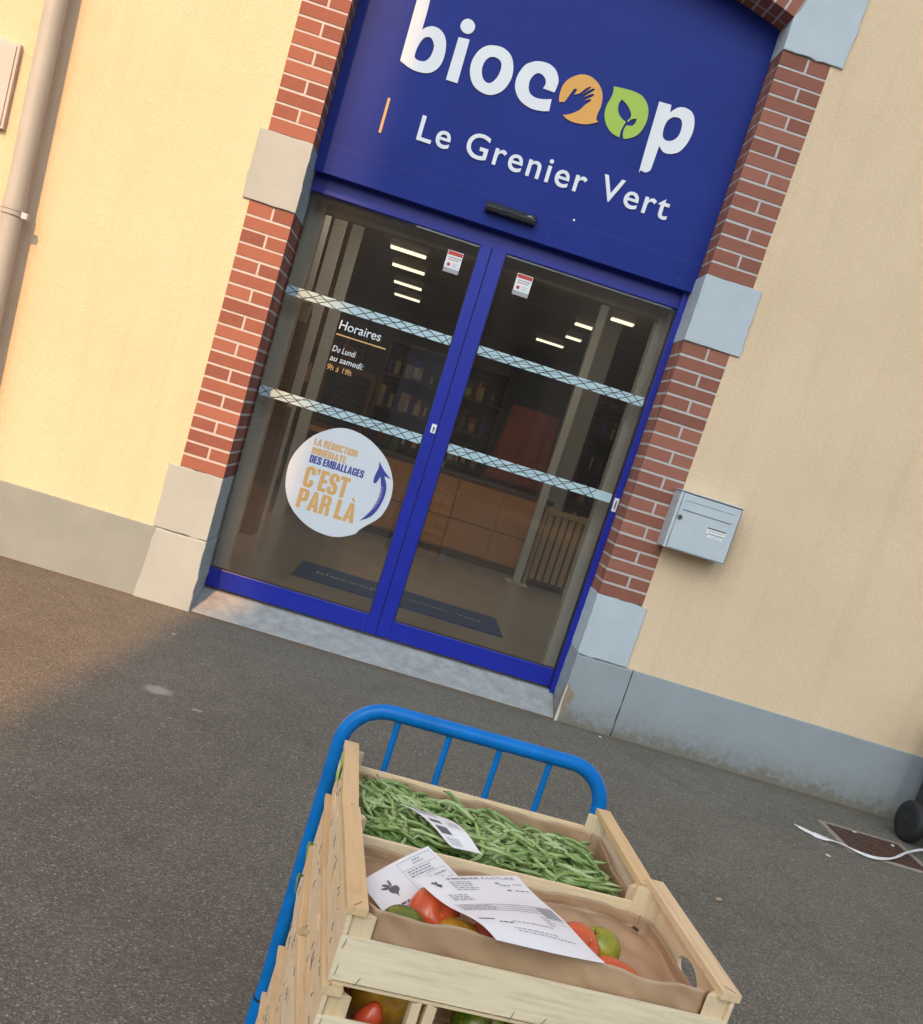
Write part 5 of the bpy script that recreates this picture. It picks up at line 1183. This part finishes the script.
def m_lab(rect, line, shape, words):
    for k in range(3): line(0.12, 0.92 - 0.2 * k, 0.06 + 0.035 * k, 0.014, 'greyink', k, 0.1)
    for k in range(5): line(0.10, 0.55, 0.20 + 0.03 * k, 0.012, 'greyink', 5 + k, 0.08)
    rect(0.12, 0.46, 0.42, 0.53, 'greyink'); rect(0.10, 0.60, 0.42, 0.74, 'greyink'); rect(0.05, 0.40, 0.95, 0.404, 'midink'); rect(0.05, 0.57, 0.95, 0.574, 'midink')
    for k in range(5): line(0.12, 0.5, 0.80 + 0.028 * k, 0.012, 'midink', 15 + k, 0.08); line(0.58, 0.9, 0.44 + 0.024 * k, 0.009, 'midink', 25 + k, 0.08)
zA = 0.765 - H
o = paper(fA, (-0.163, -0.050, 0.752 - zA), (-0.085, -0.050, 0.748 - zA), (-0.0254, -0.1503, 0.745 - zA), (-0.0741, -0.160, 0.747 - zA), lambda u, v: 0.010 * math.sin(PI * min(1, v * 1.1)), 'crate_label', m_lab)
tag(o, 'small white printed label lying on the green beans', 'label')
# lime tag on the outside of the bean crate
b = MB(); b.box(-0.2545, -0.2522, 0.075, 0.118, 0.050, 0.092, 'limetag'); b.box(-0.2551, -0.2546, 0.08, 0.113, 0.066, 0.078, 'paper')
o = b.build('lime_tag'); o.matrix_world = fA; tag(o, 'lime green card tag on the left end of the bean crate', 'tag')

for (x, y, z, lab) in ((-0.110, -4.035, 0.675, 'small curled green stem caught on the left side of the crates, upper one'), (-0.112, -4.075, 0.640, 'small curled green stem caught on the left side of the crates, lower one')):
    b = MB(); b.tube([(0, 0.014, 0.006), (-0.004, 0.008, 0.010), (-0.006, 0, 0.008), (-0.005, -0.004, 0.0), (-0.003, -0.006, -0.014)], [0.0022, 0.0024, 0.002, 0.0014, 0.0009], 'beandark', 8)
    o = b.build('bean_scrap'); o.location = (x, y, z); tag(o, lab, 'scrap')

# ------------------------------------------------------------------ unseen building across the yard, outline shaped to shade the doors
S = Vector((0.28, 1.0, -0.82))
DY = 26.0
def back(x, z, dy=DY): return (x - S.x * dy, z - S.z * dy)      # silhouette point on the plane y = -dy
sil = [back(-0.82, 5.2), back(-0.82, 3.0), back(-0.84, 0.12), back(-1.00, -0.03), back(-0.749, -1.097), back(-0.566, -1.815), back(-0.30, -2.73), back(0.1, -3.96), (back(0.3, 0)[0], 0.0), (16.0, 0.0), (16.0, 6.8), (back(5.0, 0)[0], 6.8), back(5.0, 4.8), back(2.0, 5.2)]
b = MB(); b.prism(sil, 'y', -DY - 6.0, -DY, 'render2')
for k in range(34): b.box(-6.4, 15.9, -DY + 0.001, -DY + 0.10, 0.25 + k * 0.19, 0.34 + k * 0.19, 'render3')  # boards added for the door glass to reflect
for k in range(6): b.box(-4.2 + k * 3.1, -3.0 + k * 3.1, -DY + 0.11, -DY + 0.2, 1.0, 2.6 + (k % 3) * 0.9, 'wpost' if k == 1 else 'dark')
tag(b.build('unseen_shade_building'), kind='structure')

# ------------------------------------------------------------------ light
world = bpy.data.worlds.new('World'); scene.world = world; world.use_nodes = True
nt = world.node_tree; bg = nt.nodes['Background']
sky = nt.nodes.new('ShaderNodeTexSky'); sky.sky_type = 'NISHITA'; sky.sun_disc = False
d = -S.normalized()
sky.sun_elevation = math.asin(d.z); sky.sun_rotation = math.atan2(d.x, d.y)
sky.dust_density = 7.0; sky.air_density = 1.0; sky.ozone_density = 2.0; sky.altitude = 200
tnt = nt.nodes.new('ShaderNodeMix'); tnt.data_type = 'RGBA'; tnt.blend_type = 'MULTIPLY'; tnt.inputs[0].default_value = 1.0   # camera white balance set for the hazy shade
tnt.inputs[7].default_value = (0.90, 1.08, 1.22, 1); nt.links.new(sky.outputs[0], tnt.inputs[6]); nt.links.new(tnt.outputs[2], bg.inputs['Color']); bg.inputs['Strength'].default_value = 0.122
sl = bpy.data.lights.new('sun', 'SUN'); sl.energy = 3.0; sl.angle = math.radians(0.35); sl.color = (1.0, 0.46, 0.13)
so = bpy.data.objects.new('sun', sl); COL.objects.link(so); so.rotation_euler = S.to_track_quat('-Z', 'Y').to_euler()

# ------------------------------------------------------------------ camera
F, CX, CY = 1022.742, 433.091, 609.858
PIT, YAW, ROL, X, Y, Z = 0.16932864, 0.06521286, 0.30309866, -0.13742436, -5.49890698, 1.33650495
cp, sp, cy, sy = math.cos(PIT), math.sin(PIT), math.cos(YAW), math.sin(YAW)
fwd = Vector((sy * cp, cy * cp, -sp)); rgt = Vector((cy, -sy, 0)); up = rgt.cross(fwd)
r2 = rgt * math.cos(ROL) + up * math.sin(ROL); u2 = -rgt * math.sin(ROL) + up * math.cos(ROL)
cd = bpy.data.cameras.new('camera'); co = bpy.data.objects.new('camera', cd); COL.objects.link(co)
R_ = Matrix((r2, u2, -fwd)).transposed()
co.matrix_world = Matrix.Translation((X, Y, Z)) @ R_.to_4x4()
cd.sensor_fit = 'AUTO'; cd.sensor_width = 36; cd.lens = F / 1024 * 36
cd.shift_x = (461.5 - CX) / 1024; cd.shift_y = (CY - 512) / 1024
cd.clip_start = 0.05; cd.clip_end = 500
scene.camera = co
vs_ = scene.view_settings
vs_.view_transform = 'Standard'; vs_.look = 'None'; vs_.gamma = 1.0; vs_.use_curve_mapping = False; vs_.exposure = 0.64
scene.render.resolution_x = 923; scene.render.resolution_y = 1024
scene.cycles.max_bounces = 8; scene.cycles.transparent_max_bounces = 12; scene.cycles.use_denoising = True
